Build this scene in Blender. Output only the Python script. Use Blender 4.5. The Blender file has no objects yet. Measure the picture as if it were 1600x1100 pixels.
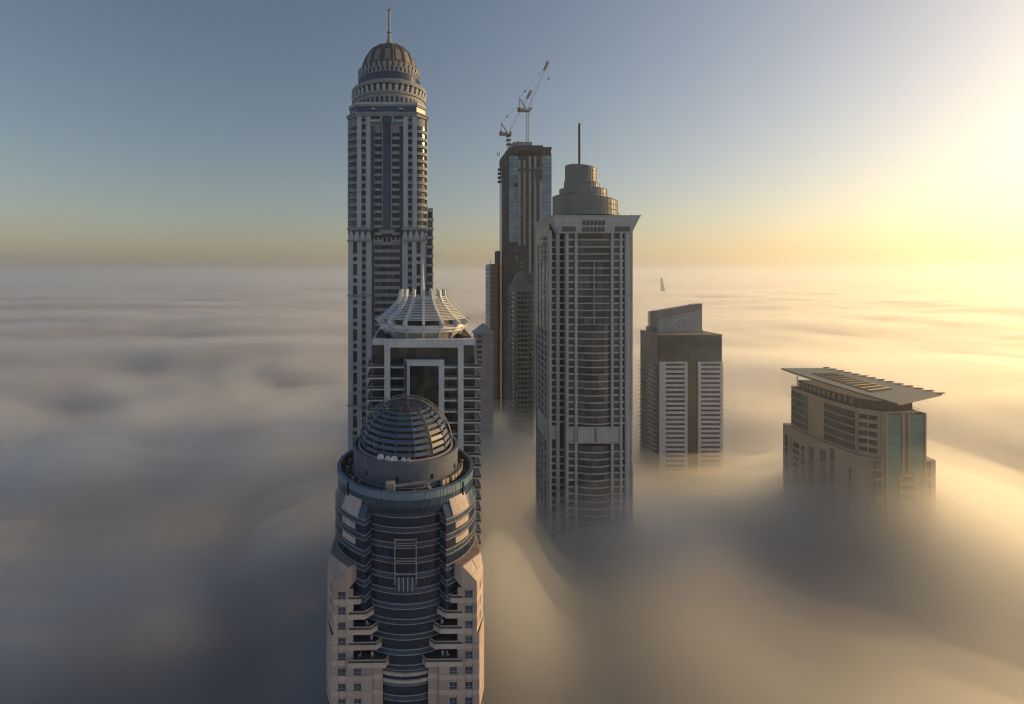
import bpy, math, random
import numpy as np
from mathutils import Vector, Matrix
random.seed(7)
R = math.radians
sin, cos, pi = math.sin, math.cos, math.pi
S = bpy.context.scene
COL = S.collection

# ------------------------------------------------------------------ camera
F, PX, PY, ZC = 740.0, 648.0, 428.0, 290.0
cam = bpy.data.cameras.new('camera')
cam.sensor_width = 36.0
cam.lens = F / 1600 * 36
cam.shift_x = (800 - PX) / 1600
cam.shift_y = -(550 - PY) / 1600
cam.clip_start = 1.0
cam.clip_end = 120000
camo = bpy.data.objects.new('camera', cam)
camo.location = (0, 0, ZC)
camo.rotation_euler = (R(90), 0, 0)
COL.objects.link(camo)
S.camera = camo

# ------------------------------------------------------------------ sky and sun
SUN_AZ, SUN_EL = 77.0, 16.0          # degrees clockwise from the view direction, degrees up
W = bpy.data.worlds.new('World')
S.world = W
W.use_nodes = True
wn = W.node_tree
wn.nodes.clear()
sky = wn.nodes.new('ShaderNodeTexSky')
sky.sky_type = 'NISHITA'
sky.sun_disc = False
sky.sun_elevation = R(SUN_EL)
sky.sun_rotation = R(SUN_AZ)
sky.altitude = 300
sky.air_density = 1.25
sky.dust_density = 2.0
sky.ozone_density = 1.0
# thin uniform veil of haze over the clear-sky model
tint = wn.nodes.new('ShaderNodeVectorMath')
tint.operation = 'MULTIPLY_ADD'
tint.inputs[1].default_value = (0.54, 0.55, 0.43)
tint.inputs[2].default_value = (1.05, 1.10, 1.90)
wn.links.new(sky.outputs[0], tint.inputs[0])
bg = wn.nodes.new('ShaderNodeBackground')
bg.inputs['Strength'].default_value = 0.10
wn.links.new(tint.outputs[0], bg.inputs['Color'])
wo = wn.nodes.new('ShaderNodeOutputWorld')
tint = wn.nodes.new('ShaderNodeVectorMath')
tint.operation = 'MULTIPLY'
tint.inputs[1].default_value = (1.03, 0.98, 1.0)
wn.links.new(sky.outputs[0], tint.inputs[0])
wn.links.new(tint.outputs[0], bg.inputs['Color'])
wn.links.new(bg.outputs[0], wo.inputs['Surface'])
sl = bpy.data.lights.new('sun', 'SUN')
sl.energy = 3.7
sl.angle = R(0.5)
sl.color = (1.0, 0.60, 0.19)
so = bpy.data.objects.new('sun', sl)
so.location = (400, 200, 500)
sd = Vector((sin(R(SUN_AZ)) * cos(R(SUN_EL)), cos(R(SUN_AZ)) * cos(R(SUN_EL)), sin(R(SUN_EL))))
so.rotation_euler = sd.to_track_quat('Z', 'Y').to_euler()
COL.objects.link(so)
S.view_settings.view_transform = 'Standard'
S.view_settings.look = 'None'
S.view_settings.exposure = 0.0
S.view_settings.gamma = 1.0
S.view_settings.use_curve_mapping = False
cy = S.cycles
cy.max_bounces = 12
cy.diffuse_bounces = 2
cy.glossy_bounces = 3
cy.transmission_bounces = 2
cy.volume_bounces = 8
cy.transparent_max_bounces = 48
cy.use_denoising = True
cy.filter_width = 1.2
cy.caustics_reflective = False
cy.sample_clamp_indirect = 6.0

# ------------------------------------------------------------------ materials
MATS = {}
def mat(name, color, rough=0.7, var=0.10, scale=0.15, fine=0.05, spec=0.4, metal=0.0, rnd=0.0, streak=0.0, bump=0.0, joints=None, curtain=None):
    if name in MATS: return MATS[name]
    m = bpy.data.materials.new(name); m.use_nodes = True
    nt = m.node_tree; nd = nt.nodes; lk = nt.links
    p = nd['Principled BSDF']
    p.inputs['Roughness'].default_value = rough
    p.inputs['Specular IOR Level'].default_value = spec
    p.inputs['Metallic'].default_value = metal
    geo = nd.new('ShaderNodeNewGeometry')
    def noise(sc, det, src):
        n = nd.new('ShaderNodeTexNoise'); n.inputs['Scale'].default_value = sc; n.inputs['Detail'].default_value = det
        lk.new(src, n.inputs['Vector']); return n.outputs['Fac']
    def mp(v, a, b, lo=0.3, hi=0.7):
        q = nd.new('ShaderNodeMapRange'); lk.new(v, q.inputs[0])
        q.inputs[1].default_value = lo; q.inputs[2].default_value = hi
        q.inputs[3].default_value = a; q.inputs[4].default_value = b; return q.outputs[0]
    def mul(a, b):
        q = nd.new('ShaderNodeMath'); q.operation = 'MULTIPLY'; lk.new(a, q.inputs[0]); lk.new(b, q.inputs[1]); return q.outputs[0]
    f = mul(mp(noise(scale, 4, geo.outputs['Position']), 1 - var, 1 + var), mp(noise(2.5, 3, geo.outputs['Position']), 1 - fine, 1 + fine))
    if streak:
        vm = nd.new('ShaderNodeVectorMath'); vm.operation = 'MULTIPLY'; vm.inputs[1].default_value = (1.3, 1.3, 0.07)
        lk.new(geo.outputs['Position'], vm.inputs[0])
        f = mul(f, mp(noise(1.0, 3, vm.outputs[0]), 1 - streak, 1 + streak * 0.4))
    if joints:
        sx = nd.new('ShaderNodeSeparateXYZ'); lk.new(geo.outputs['Position'], sx.inputs[0])
        ad = nd.new('ShaderNodeMath'); lk.new(sx.outputs[0], ad.inputs[0]); lk.new(sx.outputs[1], ad.inputs[1])
        cb = nd.new('ShaderNodeCombineXYZ'); lk.new(ad.outputs[0], cb.inputs[0]); lk.new(sx.outputs[2], cb.inputs[1])
        bk = nd.new('ShaderNodeTexBrick'); bk.offset = 0.0
        lk.new(cb.outputs[0], bk.inputs['Vector'])
        bk.inputs['Scale'].default_value = 1.0
        bk.inputs['Brick Width'].default_value = joints[0]; bk.inputs['Row Height'].default_value = joints[1]
        bk.inputs['Mortar Size'].default_value = joints[2]
        bk.inputs['Color1'].default_value = (0.96,)*3 + (1,); bk.inputs['Color2'].default_value = (1.04,)*3 + (1,); bk.inputs['Mortar'].default_value = (0.66,)*3 + (1,)
        f = mul(f, bk.outputs['Color'])
    if rnd:
        oi = nd.new('ShaderNodeObjectInfo')
        f = mul(f, mp(oi.outputs['Random'], 1 - rnd, 1 + rnd, 0, 1))
    hs = nd.new('ShaderNodeVectorMath'); hs.operation = 'SCALE'
    hs.inputs[0].default_value = color
    lk.new(f, hs.inputs['Scale'])
    src = hs.outputs[0]
    if curtain:
        oi = nd.new('ShaderNodeObjectInfo')
        wnz = nd.new('ShaderNodeTexWhiteNoise'); wnz.noise_dimensions = '1D'; lk.new(oi.outputs['Random'], wnz.inputs['W'])
        mx = nd.new('ShaderNodeMix'); mx.data_type = 'RGBA'
        lk.new(mp(wnz.outputs['Value'], 0.0, 1.0, 0.55, 1.0), mx.inputs['Factor'])
        lk.new(src, mx.inputs['A']); mx.inputs['B'].default_value = (*curtain, 1)
        src = mx.outputs['Result']
    lk.new(src, p.inputs['Base Color'])
    if bump:
        b = nd.new('ShaderNodeBump'); b.inputs['Strength'].default_value = bump; b.inputs['Distance'].default_value = 0.5
        lk.new(noise(0.22, 2, geo.outputs['Position']), b.inputs['Height'])
        lk.new(b.outputs[0], p.inputs['Normal'])
    MATS[name] = m
    return m
def glass(name, color, rough=0.09, rnd=0.45, spec=0.4, bump=0.05, curtain=None):
    return mat(name, color, rough, 0.2, 0.08, 0.1, spec, 0.0, rnd, 0.0, bump, None, curtain)

PINK = mat('pink_stone', (0.46, 0.375, 0.35), 0.75, 0.08, 0.2, 0.05, 0.3, rnd=0.13, streak=0.10)
PALE = mat('pale_stone', (0.53, 0.47, 0.45), 0.7, 0.07, 0.2, 0.05, 0.3, rnd=0.10, streak=0.10)
CAPR = mat('roof_screed', (0.27, 0.215, 0.20), 0.9, 0.22, 0.7, 0.12, 0.2)
A_DARK = glass('navy_vision_glass', (0.012, 0.028, 0.064), 0.12, 0.3, 0.5)
A_BLUE = glass('blue_spandrel_glass', (0.036, 0.070, 0.135), 0.16, 0.25, 0.6)
A_LITE = glass('light_blue_glass', (0.13, 0.21, 0.28), 0.22, 0.18, 0.6)
A_PANEL = mat('blue_grey_panel', (0.070, 0.115, 0.205), 0.45, 0.08, 0.3, 0.05, 0.5, rnd=0.08, streak=0.06)
A_DRUM = mat('slate_render', (0.125, 0.15, 0.205), 0.7, 0.06, 0.3, 0.04, 0.3, streak=0.10, joints=(3.0, 9.0, 0.04))
TRIM = mat('pale_trim', (0.42, 0.40, 0.39), 0.5, 0.05, 0.2, 0.03, 0.5)
DARKM = mat('dark_metal', (0.035, 0.035, 0.04), 0.5, 0.15, 0.4, 0.08, 0.4)
RAILM = mat('grey_steel', (0.30, 0.30, 0.31), 0.4, 0.08, 0.5, 0.05, 0.5)
RAILG = glass('rail_glass', (0.05, 0.065, 0.068), 0.14, 0.15, 0.5)
BLACK = mat('shadow_gap', (0.012, 0.012, 0.014), 0.8, 0.2, 0.4, 0.1, 0.2)
DECK = mat('roof_deck', (0.085, 0.08, 0.08), 0.9, 0.2, 0.5, 0.1, 0.2)
WHITE = mat('white_paint', (0.60, 0.63, 0.69), 0.55, 0.06, 0.15, 0.03, 0.4, rnd=0.04, streak=0.10, joints=(2.5, 1.75, 0.04))
WHITE2 = mat('crown_white', (0.62, 0.66, 0.70), 0.55, 0.06, 0.2, 0.03, 0.4, rnd=0.05, streak=0.10)
CREAMP = mat('crown_panel', (0.38, 0.40, 0.40), 0.7, 0.06, 0.2, 0.03, 0.3, streak=0.12)
B_GLASS = glass('green_black_glass', (0.009, 0.021, 0.030), 0.07, 0.5, 0.6, curtain=(0.05, 0.06, 0.06))
P_STONE = mat('grey_stone', (0.265, 0.295, 0.345), 0.75, 0.07, 0.1, 0.05, 0.3, rnd=0.05, streak=0.10)
P_WHITE = mat('light_cladding', (0.43, 0.475, 0.55), 0.7, 0.06, 0.1, 0.04, 0.3, rnd=0.03, streak=0.10, joints=(1.6, 3.22, 0.05))
P_BLUE = glass('blue_curtain_glass', (0.035, 0.065, 0.125), 0.14, 0.25, 0.6)
P_DARK = glass('dark_window_glass', (0.012, 0.022, 0.042), 0.10, 0.5, 0.5, curtain=(0.075, 0.078, 0.085))
P_DOME = mat('dome_sheet', (0.085, 0.075, 0.07), 0.5, 0.2, 0.3, 0.08, 0.5, rnd=0.1)
G_WHITE = mat('off_white_concrete', (0.42, 0.45, 0.495), 0.7, 0.07, 0.12, 0.04, 0.3, rnd=0.05, streak=0.14, joints=(3.0, 3.3, 0.05))
G_GLASS = glass('grey_window_glass', (0.018, 0.034, 0.064), 0.10, 0.6, 0.55, curtain=(0.085, 0.10, 0.125))
G_DRUM = glass('bronze_lattice_glass', (0.17, 0.205, 0.235), 0.28, 0.10, 0.5)
G_TRIM = mat('mullion_grey', (0.22, 0.23, 0.235), 0.5, 0.08, 0.3, 0.04, 0.5)
CONC = mat('bare_concrete', (0.072, 0.076, 0.084), 0.9, 0.25, 0.12, 0.12, 0.2, rnd=0.15)
CONCL = mat('grey_concrete', (0.32, 0.34, 0.37), 0.85, 0.1, 0.1, 0.06, 0.2, rnd=0.05, streak=0.1, joints=(4.0, 3.6, 0.08))
C_GLASS = glass('sky_blue_glass', (0.14, 0.24, 0.33), 0.10, 0.25, 0.9)
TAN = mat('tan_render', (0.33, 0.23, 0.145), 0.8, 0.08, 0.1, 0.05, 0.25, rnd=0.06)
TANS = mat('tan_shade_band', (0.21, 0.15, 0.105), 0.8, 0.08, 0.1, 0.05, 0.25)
W_GLASS = glass('olive_glass', (0.060, 0.088, 0.090), 0.10, 0.2, 0.65)
SCREEN = mat('screen_metal', (0.20, 0.205, 0.215), 0.5, 0.1, 0.3, 0.08, 0.5)
R_STONE = mat('sand_stone', (0.43, 0.345, 0.26), 0.75, 0.07, 0.1, 0.05, 0.3, rnd=0.04, streak=0.1, joints=(2.4, 1.25, 0.05))
R_TEAL = glass('teal_glass', (0.085, 0.215, 0.205), 0.20, 0.12, 0.5)
R_GLASS = glass('blue_green_glass', (0.045, 0.07, 0.085), 0.10, 0.3, 0.6)
ROOFM = mat('canopy_metal', (0.17, 0.175, 0.17), 0.55, 0.08, 0.1, 0.05, 0.4, rnd=0.08)
CRANE = mat('crane_steel', (0.24, 0.20, 0.16), 0.6, 0.12, 0.3, 0.08, 0.4)
CRANEW = mat('crane_white', (0.30, 0.295, 0.29), 0.6, 0.12, 0.3, 0.08, 0.4)
CRANED = mat('crane_dark_rust', (0.075, 0.055, 0.045), 0.6, 0.12, 0.3, 0.08, 0.4)
DISH = mat('dish_white', (0.66, 0.66, 0.67), 0.5, 0.05, 0.3, 0.03, 0.4)
WORN = mat('weathered_concrete', (0.19, 0.20, 0.205), 0.85, 0.12, 0.1, 0.06, 0.2, rnd=0.08, streak=0.12)
GROUND = mat('sand_ground', (0.30, 0.25, 0.19), 0.95, 0.2, 0.01, 0.1, 0.1)
REDL = mat('red_lamp_cover', (0.40, 0.05, 0.03), 0.4)

# ------------------------------------------------------------------ mesh helpers
class MB:
    def __init__(s): s.v = []; s.f = []
    def add(s, vs, fs):
        b = len(s.v); s.v += [tuple(p) for p in vs]; s.f += [tuple(b + i for i in q) for q in fs]
        return s
    def box(s, x0, x1, y0, y1, z0, z1):
        return s.add([(x0,y0,z0),(x1,y0,z0),(x1,y1,z0),(x0,y1,z0),(x0,y0,z1),(x1,y0,z1),(x1,y1,z1),(x0,y1,z1)],
              [(0,3,2,1),(4,5,6,7),(0,1,5,4),(1,2,6,5),(2,3,7,6),(3,0,4,7)])
    def prism(s, poly, z0, z1, top=None):
        """poly counter-clockwise from above; z0/z1 number or list of heights; top: other outline for the top"""
        n = len(poly); t = top or poly
        zb = z0 if isinstance(z0, (list, tuple)) else [z0] * n
        zt = z1 if isinstance(z1, (list, tuple)) else [z1] * n
        vs = [(p[0], p[1], zb[i]) for i, p in enumerate(poly)] + [(p[0], p[1], zt[i]) for i, p in enumerate(t)]
        fs = [tuple(range(n - 1, -1, -1)), tuple(range(n, 2 * n))]
        fs += [(i, (i + 1) % n, n + (i + 1) % n, n + i) for i in range(n)]
        return s.add(vs, fs)
    def lathe(s, prof, n=48, cx=0, cy=0):
        """prof list of (r,z) going up; full turn, closed with caps when r>0"""
        vs = []; fs = []
        m = len(prof)
        for (r, z) in prof:
            for i in range(n):
                a = 2 * pi * i / n
                vs.append((cx + r * sin(a), cy - r * cos(a), z))
        for j in range(m - 1):
            for i in range(n):
                k = (i + 1) % n
                fs.append((j*n+i, j*n+k, (j+1)*n+k, (j+1)*n+i))
        fs.append(tuple(range(n - 1, -1, -1))); fs.append(tuple((m-1)*n + i for i in range(n)))
        return s.add(vs, fs)
    def ring(s, r0, r1, z0, z1, n=64, r0t=None, r1t=None):
        return s.arc(r0, r1, 0, 360, z0, z1, n, r0t, r1t)
    def arc(s, ri, ro, a0, a1, z0, z1, n=12, rit=None, rot_=None, z1i=None):
        """solid arc block; angles in degrees from the front (-y) to the right; radii numbers or functions of angle"""
        fn = lambda q: q if callable(q) else (lambda a: q)
        ri_, ro_ = fn(ri), fn(ro); rit_, rot2 = fn(rit if rit is not None else ri), fn(rot_ if rot_ is not None else ro)
        full = abs(a1 - a0) >= 359.99
        m = n if full else n + 1
        vs = []
        zi = z1 if z1i is None else z1i
        for i in range(m):
            a = a0 + (a1 - a0) * i / n; t = R(a)
            for (rr, z) in ((ri_(a), z0), (ro_(a), z0), (rot2(a), z1), (rit_(a), zi)):
                vs.append((rr * sin(t), -rr * cos(t), z))
        fs = []
        for i in range(n):
            b = 4 * i; c = 4 * ((i + 1) % m)
            fs += [(b+1, c+1, c+2, b+2), (b+2, c+2, c+3, b+3), (b+3, c+3, c, b), (b, c, c+1, b+1)]
        if not full:
            fs += [(0, 1, 2, 3), (4*n+3, 4*n+2, 4*n+1, 4*n)]
        return s.add(vs, fs)
    def tube(s, p, q, r, n=6, r2=None):
        p = Vector(p); q = Vector(q); d = q - p
        if d.length < 1e-6: return s
        qt = d.to_track_quat('Z', 'Y'); r2 = r if r2 is None else r2
        vs = [p + qt @ Vector((r * cos(2*pi*i/n), r * sin(2*pi*i/n), 0)) for i in range(n)]
        vs += [q + qt @ Vector((r2 * cos(2*pi*i/n), r2 * sin(2*pi*i/n), 0)) for i in range(n)]
        fs = [(i, (i+1) % n, n + (i+1) % n, n + i) for i in range(n)] + [tuple(range(n-1, -1, -1)), tuple(range(n, 2*n))]
        return s.add(vs, fs)
    def path(s, pts, r, n=5):
        for a, b in zip(pts, pts[1:]): s.tube(a, b, r, n)
        return s
    def quadbar(s, a, b, c, d, t):
        """slab with corners a,b,c,d (a quad) and thickness t along its normal"""
        a, b, c, d = map(Vector, (a, b, c, d))
        nn = (b - a).cross(d - a).normalized() * t
        vs = [a, b, c, d, a - nn, b - nn, c - nn, d - nn]
        return s.add(vs, [(0,1,2,3),(7,6,5,4),(0,4,5,1),(1,5,6,2),(2,6,7,3),(3,7,4,0)])
    def mesh(s, name, m, smooth=False):
        me = bpy.data.meshes.new(name)
        me.from_pydata(s.v, [], s.f)
        me.materials.append(m)
        if smooth:
            me.polygons.foreach_set('use_smooth', [True] * len(me.polygons))
            me.set_sharp_from_angle(angle=R(35))
        me.update()
        return me
    def obj(s, name, m, parent=None, smooth=False, label=None, kind=None):
        o = bpy.data.objects.new(name, s.mesh(name, m, smooth))
        COL.objects.link(o)
        if parent is not None: o.parent = parent
        if label: o['label'] = label
        if kind: o['kind'] = kind
        return o
def put(name, me, parent, loc=(0,0,0), rot=(0,0,0), scale=None):
    o = bpy.data.objects.new(name, me); COL.objects.link(o)
    o.parent = parent; o.location = loc; o.rotation_euler = rot
    if scale: o.scale = scale
    return o
CACHE = {}
def pbox(name, parent, m, x0, x1, y0, y1, z0, z1):
    """a box part; boxes of one size and material share their mesh"""
    k = ('b', name, m.name, round(x1-x0, 3), round(y1-y0, 3), round(z1-z0, 3))
    if k not in CACHE:
        a, b, c = (x1-x0)/2, (y1-y0)/2, (z1-z0)/2
        CACHE[k] = MB().box(-a, a, -b, b, -c, c).mesh(name, m)
    return put(name, CACHE[k], parent, ((x0+x1)/2, (y0+y1)/2, (z0+z1)/2))
def wbox(name, parent, m, p, q, t, z0, z1):
    """a box part standing on the line p>q (left to right seen from outside), its outer face on the line, thickness t inwards"""
    L = math.hypot(q[0]-p[0], q[1]-p[1]); a = math.atan2(q[1]-p[1], q[0]-p[0])
    k = ('w', name, m.name, round(L, 3), round(t, 3), round(z1-z0, 3))
    if k not in CACHE: CACHE[k] = MB().box(0, L, 0, t, 0, z1-z0).mesh(name, m)
    return put(name, CACHE[k], parent, (p[0], p[1], z0), (0, 0, a))
def lerp(p, q, t): return (p[0] + (q[0]-p[0])*t, p[1] + (q[1]-p[1])*t)
def thing(name, label, cat, loc=(0,0,0), rz=0.0, group=None):
    o = bpy.data.objects.new(name, None); COL.objects.link(o)
    o.empty_display_size = 2
    o.location = loc; o.rotation_euler = (0, 0, rz)
    o['label'] = label; o['category'] = cat
    if group: o['group'] = group
    return o
def gx(px, D): return (px - PX) * D / F           # across, for a photo column at depth D
def gz(py, D): return ZC - (py - PY) * D / F       # height, for a photo row at depth D

# ------------------------------------------------------------------ ground
g = MB().add([(-40000,-40000,0),(40000,-40000,0),(40000,40000,0),(-40000,40000,0)], [(0,1,2,3)]).obj('ground', GROUND)
g['kind'] = 'structure'

# ------------------------------------------------------------------ fog sea
def vnoise(x, y, seed):
    xi = np.floor(x).astype(np.int64); yi = np.floor(y).astype(np.int64)
    xf = x - xi; yf = y - yi
    def h(a, b):
        n = (a * 374761393 + b * 668265263 + seed * 1442695041) & 0xffffffff
        n = ((n ^ (n >> 13)) * 1274126177) & 0xffffffff
        n = (n ^ (n >> 16)) & 0xffffffff
        return n / 4294967295.0
    u = xf*xf*xf*(xf*(xf*6-15)+10); v = yf*yf*yf*(yf*(yf*6-15)+10)
    return ((h(xi,yi)*(1-u)+h(xi+1,yi)*u)*(1-v) + (h(xi,yi+1)*(1-u)+h(xi+1,yi+1)*u)*v)*2-1
def fbm(x, y, seed, oct=3, gain=0.5):
    t = 0; a = 1.0; n = 0
    for i in range(oct):
        c, s_ = cos(0.6*i+0.3), sin(0.6*i+0.3)
        t = t + a * vnoise((x*c - y*s_) * 2**i, (x*s_ + y*c) * 2**i, seed + i); n += a; a *= gain
    return t / n
def fog_height(X, Y):
    D = np.hypot(X, Y)
    h = np.full_like(X, ZC - 121.0)
    far = np.clip((D - 250) / 500, 0, 1)
    # long bands drawn out by the wind
    wx = X + 60 * fbm(X / 300, Y / 300, 5, 2); wy = Y + 60 * fbm(X / 300, Y / 300, 9, 2)
    ca, sa = cos(R(-14)), sin(R(-14))
    u = wx * ca - wy * sa; v = wx * sa + wy * ca
    h += (4 + 22 * far) * fbm(u / 680, v / 210, 21, 3, 0.42)
    h += (0 + 16 * far) * fbm(u / 1900, v / 480, 33, 2, 0.5)
    # round puffs near the towers
    h += (19 - 9 * far) * (1 - 0.85 * np.clip((D - 700) / 1200, 0, 1)) * fbm(wx / 125, wy / 110, 41, 3, 0.5) + 4 * (1 - far) * fbm(wx / 32, wy / 32, 61, 2)
    left = np.clip((-20 - X) / 60, 0, 1) * np.clip((900 - D) / 500, 0, 1)
    h += left * (25 * fbm(wx / 95, wy / 80, 91, 3, 0.5) + 9 * fbm(wx / 42, wy / 36, 17, 2, 0.5))
    def bump(x, y, s, a): return a * np.exp(-((X-x)**2 + (Y-y)**2) / (2*s*s))
    h += bump(224, 216, 42, 36) + bump(205, 205, 18, 7) + bump(70, 330, 25, 14) + bump(300, 240, 50, 22) + bump(30, 163, 16, 36) + bump(27, 148, 12, 26) + bump(190, 335, 70, -8) + bump(-3, 108, 42, -11) + bump(95, 208, 35, 11)
    h += bump(62, 330, 30, 12) + bump(120, 60, 60, -4) + bump(-160, 330, 90, 12) + bump(85, 205, 30, 12)
    h += bump(112, 100, 68, 18) + bump(20, 40, 50, 4)
    return h
def fog_layer(drop, density, aniso, color, seed_shift):
    angs = np.concatenate([np.linspace(-48, 56, 300), np.linspace(56, 312, 70)[1:-1]])
    rad = np.concatenate([np.linspace(15, 120, 30), 120 * (30000/120) ** np.linspace(0, 1, 260)[1:]])
    A, RR = np.meshgrid(np.radians(angs), rad)
    X = RR * np.sin(A); Y = RR * np.cos(A)
    Z = fog_height(X, Y) - drop * (1 - 0.75 * np.clip((RR - 400) / 1500, 0, 1)) + np.minimum(drop, 8) * 0.35 * fbm(X/70, Y/70, 77 + seed_shift, 2)
    na, nr = len(angs), len(rad)
    V = np.stack([X.ravel(), Y.ravel(), Z.ravel()], 1)
    zc = float(Z[0].mean())
    zb = 1.0 + seed_shift * 0.5
    rim = np.stack([X[-1] * 1.0001, Y[-1] * 1.0001, np.full(na, zb)], 1)
    V = np.vstack([V, rim, [[0, 0, zc]], [[0, 0, zb]]])
    top, bot = nr * na + na, nr * na + na + 1
    i = np.arange(na); j = (i + 1) % na
    fs = []
    for r in range(nr - 1):
        q = np.stack([r*na + i, (r+1)*na + i, (r+1)*na + j, r*na + j], 1)
        fs += q.tolist()
    o_ = (nr - 1) * na
    fs += np.stack([o_ + i, nr*na + i, nr*na + j, o_ + j], 1).tolist()
    fs += [(top, int(a), int(b)) for a, b in zip(i, j)] + [(bot, nr*na + int(b), nr*na + int(a)) for a, b in zip(i, j)]
    me = bpy.data.meshes.new('fog'); me.from_pydata(V.tolist(), [], [f[::-1] for f in fs]); me.update()
    m = bpy.data.materials.new('fog_vapour'); m.use_nodes = True
    nt = m.node_tree; nt.nodes.clear()
    out = nt.nodes.new('ShaderNodeOutputMaterial'); pv = nt.nodes.new('ShaderNodeVolumePrincipled')
    pv.inputs['Color'].default_value = (*color, 1); pv.inputs['Density'].default_value = density
    pv.inputs['Anisotropy'].default_value = aniso
    nt.links.new(pv.outputs[0], out.inputs['Volume'])
    me.materials.append(m)
    o = bpy.data.objects.new('fog', me); COL.objects.link(o)
    o['kind'] = 'stuff'
    return o
FOGC = (0.946, 0.961, 0.980)
fog_layer(0.0, 0.009, 0.72, FOGC, 0)
fog_layer(9.0, 0.022, 0.72, FOGC, 1)
fog_layer(20.0, 0.060, 0.72, FOGC, 2)

hz = MB().box(-40010, 40010, -40010, 40010, -1, 425).obj('haze', GROUND)
hz.data.materials.clear()
hm = bpy.data.materials.new('haze_air'); hm.use_nodes = True
nt = hm.node_tree; nt.nodes.clear()
out = nt.nodes.new('ShaderNodeOutputMaterial'); pv = nt.nodes.new('ShaderNodeVolumePrincipled')
pv.inputs['Color'].default_value = (0.86, 0.92, 1.0, 1); pv.inputs['Density'].default_value = 0.00016
pv.inputs['Anisotropy'].default_value = 0.62
nt.links.new(pv.outputs[0], out.inputs['Volume'])
hz.data.materials.append(hm)
hz['kind'] = 'stuff'

# ================================================================== domed round tower in the foreground
AX, AY = -2.3, 120.0
tA = thing('domed_tower', 'round dark blue glass tower with louvred dome and pink stone wings, nearest the camera', 'tower', (AX, AY, 0), R(1.0))
RC = 15.8                                   # round glass body
def shell(a): return 17.0 + 1.35 * max(0.0, min(1.0, (92 - abs(a)) / 62)) ** 0.6
FP = 3.36                                   # storey height
MB().lathe([(15.35, 0), (15.35, 237.5), (16.4, 237.52), (16.4, 238.3)], 72).obj('core', A_DARK, tA, True)
MB().prism([(-18,-10),(-15,-15.6),(15,-15.6),(18,-10),(18,10),(12,16),(-12,16),(-18,10)], 0, 190).obj('lower_block', PINK, tA)
def facet_ring(name, m, r, a0, a1, n, z0, z1, jitter=0.05, thick=0.35):
    """curved curtain wall of flat panes, each a hair out of line with its neighbours; joined because a pane is a few pixels wide"""
    mb = MB()
    rf = r if callable(r) else (lambda a: r)
    for i in range(n):
        b0 = a0 + (a1-a0)*(i+0.02)/n; b1 = a0 + (a1-a0)*(i+0.98)/n
        j0, j1, j2 = (random.uniform(-jitter, jitter) for _ in range(3))
        t0, t1 = R(b0), R(b1)
        ra, rb = rf(b0), rf(b1)
        a = (ra+j0)*sin(t0), -(ra+j0)*cos(t0); b = (rb+j1)*sin(t1), -(rb+j1)*cos(t1)
        c = (rb+j1+j2*.4)*sin(t1), -(rb+j1+j2*.4)*cos(t1); d = (ra+j0+j2*.4)*sin(t0), -(ra+j0+j2*.4)*cos(t0)
        ai = (ra-thick)*sin(t0), -(ra-thick)*cos(t0); bi = (rb-thick)*sin(t1), -(rb-thick)*cos(t1)
        mb.add([(*a,z0),(*b,z0),(*c,z1),(*d,z1),(*ai,z0),(*bi,z0),(*bi,z1),(*ai,z1)],
               [(0,1,2,3),(1,5,6,2),(4,0,3,7),(3,2,6,7),(0,4,5,1)])
    return mb.obj(name, m, tA)
# parapet
ZP = 242.3
facet_ring('parapet_glass', A_LITE, 17.05, -180, 180, 120, 240.7, ZP, 0.05)
facet_ring('parapet_glass', A_BLUE, 16.95, -180, 180, 120, 238.9, 240.66, 0.05)
facet_ring('glass_band', A_DARK, 16.9, -180, 180, 120, 237.6, 238.86, 0.05)
MB().ring(16.3, 16.66, 238.2, ZP - 0.1, 96).obj('parapet_wall', DECK, tA, True)
MB().ring(16.25, 17.12, ZP, ZP + 0.16, 96).obj('coping', A_PANEL, tA, True)
MB().ring(12.9, 16.32, 239.9, 240.5, 72).obj('terrace_floor', DECK, tA, True)
for s in (-1, 1):
    MB().arc(16.9, 17.2, s*51-0.8, s*51+0.8, 238.0, ZP-0.3, 2).obj('slot', BLACK, tA)
# storeys of the round body, between the shells
for k in range(15):
    z = 237.5 - FP * k
    MB().arc(15.4, RC+0.10, -33, 33, z-0.06, z+0.06, 40).obj('floor_line', TRIM, tA, True)
    MB().arc(15.4, RC+0.10, -33, 33, z-1.21, z-1.09, 40).obj('floor_line', TRIM, tA, True)
    facet_ring('spandrel', A_BLUE, RC, -33, 33, 22, z-1.08, z-0.07, 0.05)
    facet_ring('glass_band', A_DARK, RC-0.03, -33, 33, 22, z-FP+0.07, z-1.22, 0.05)
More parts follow.
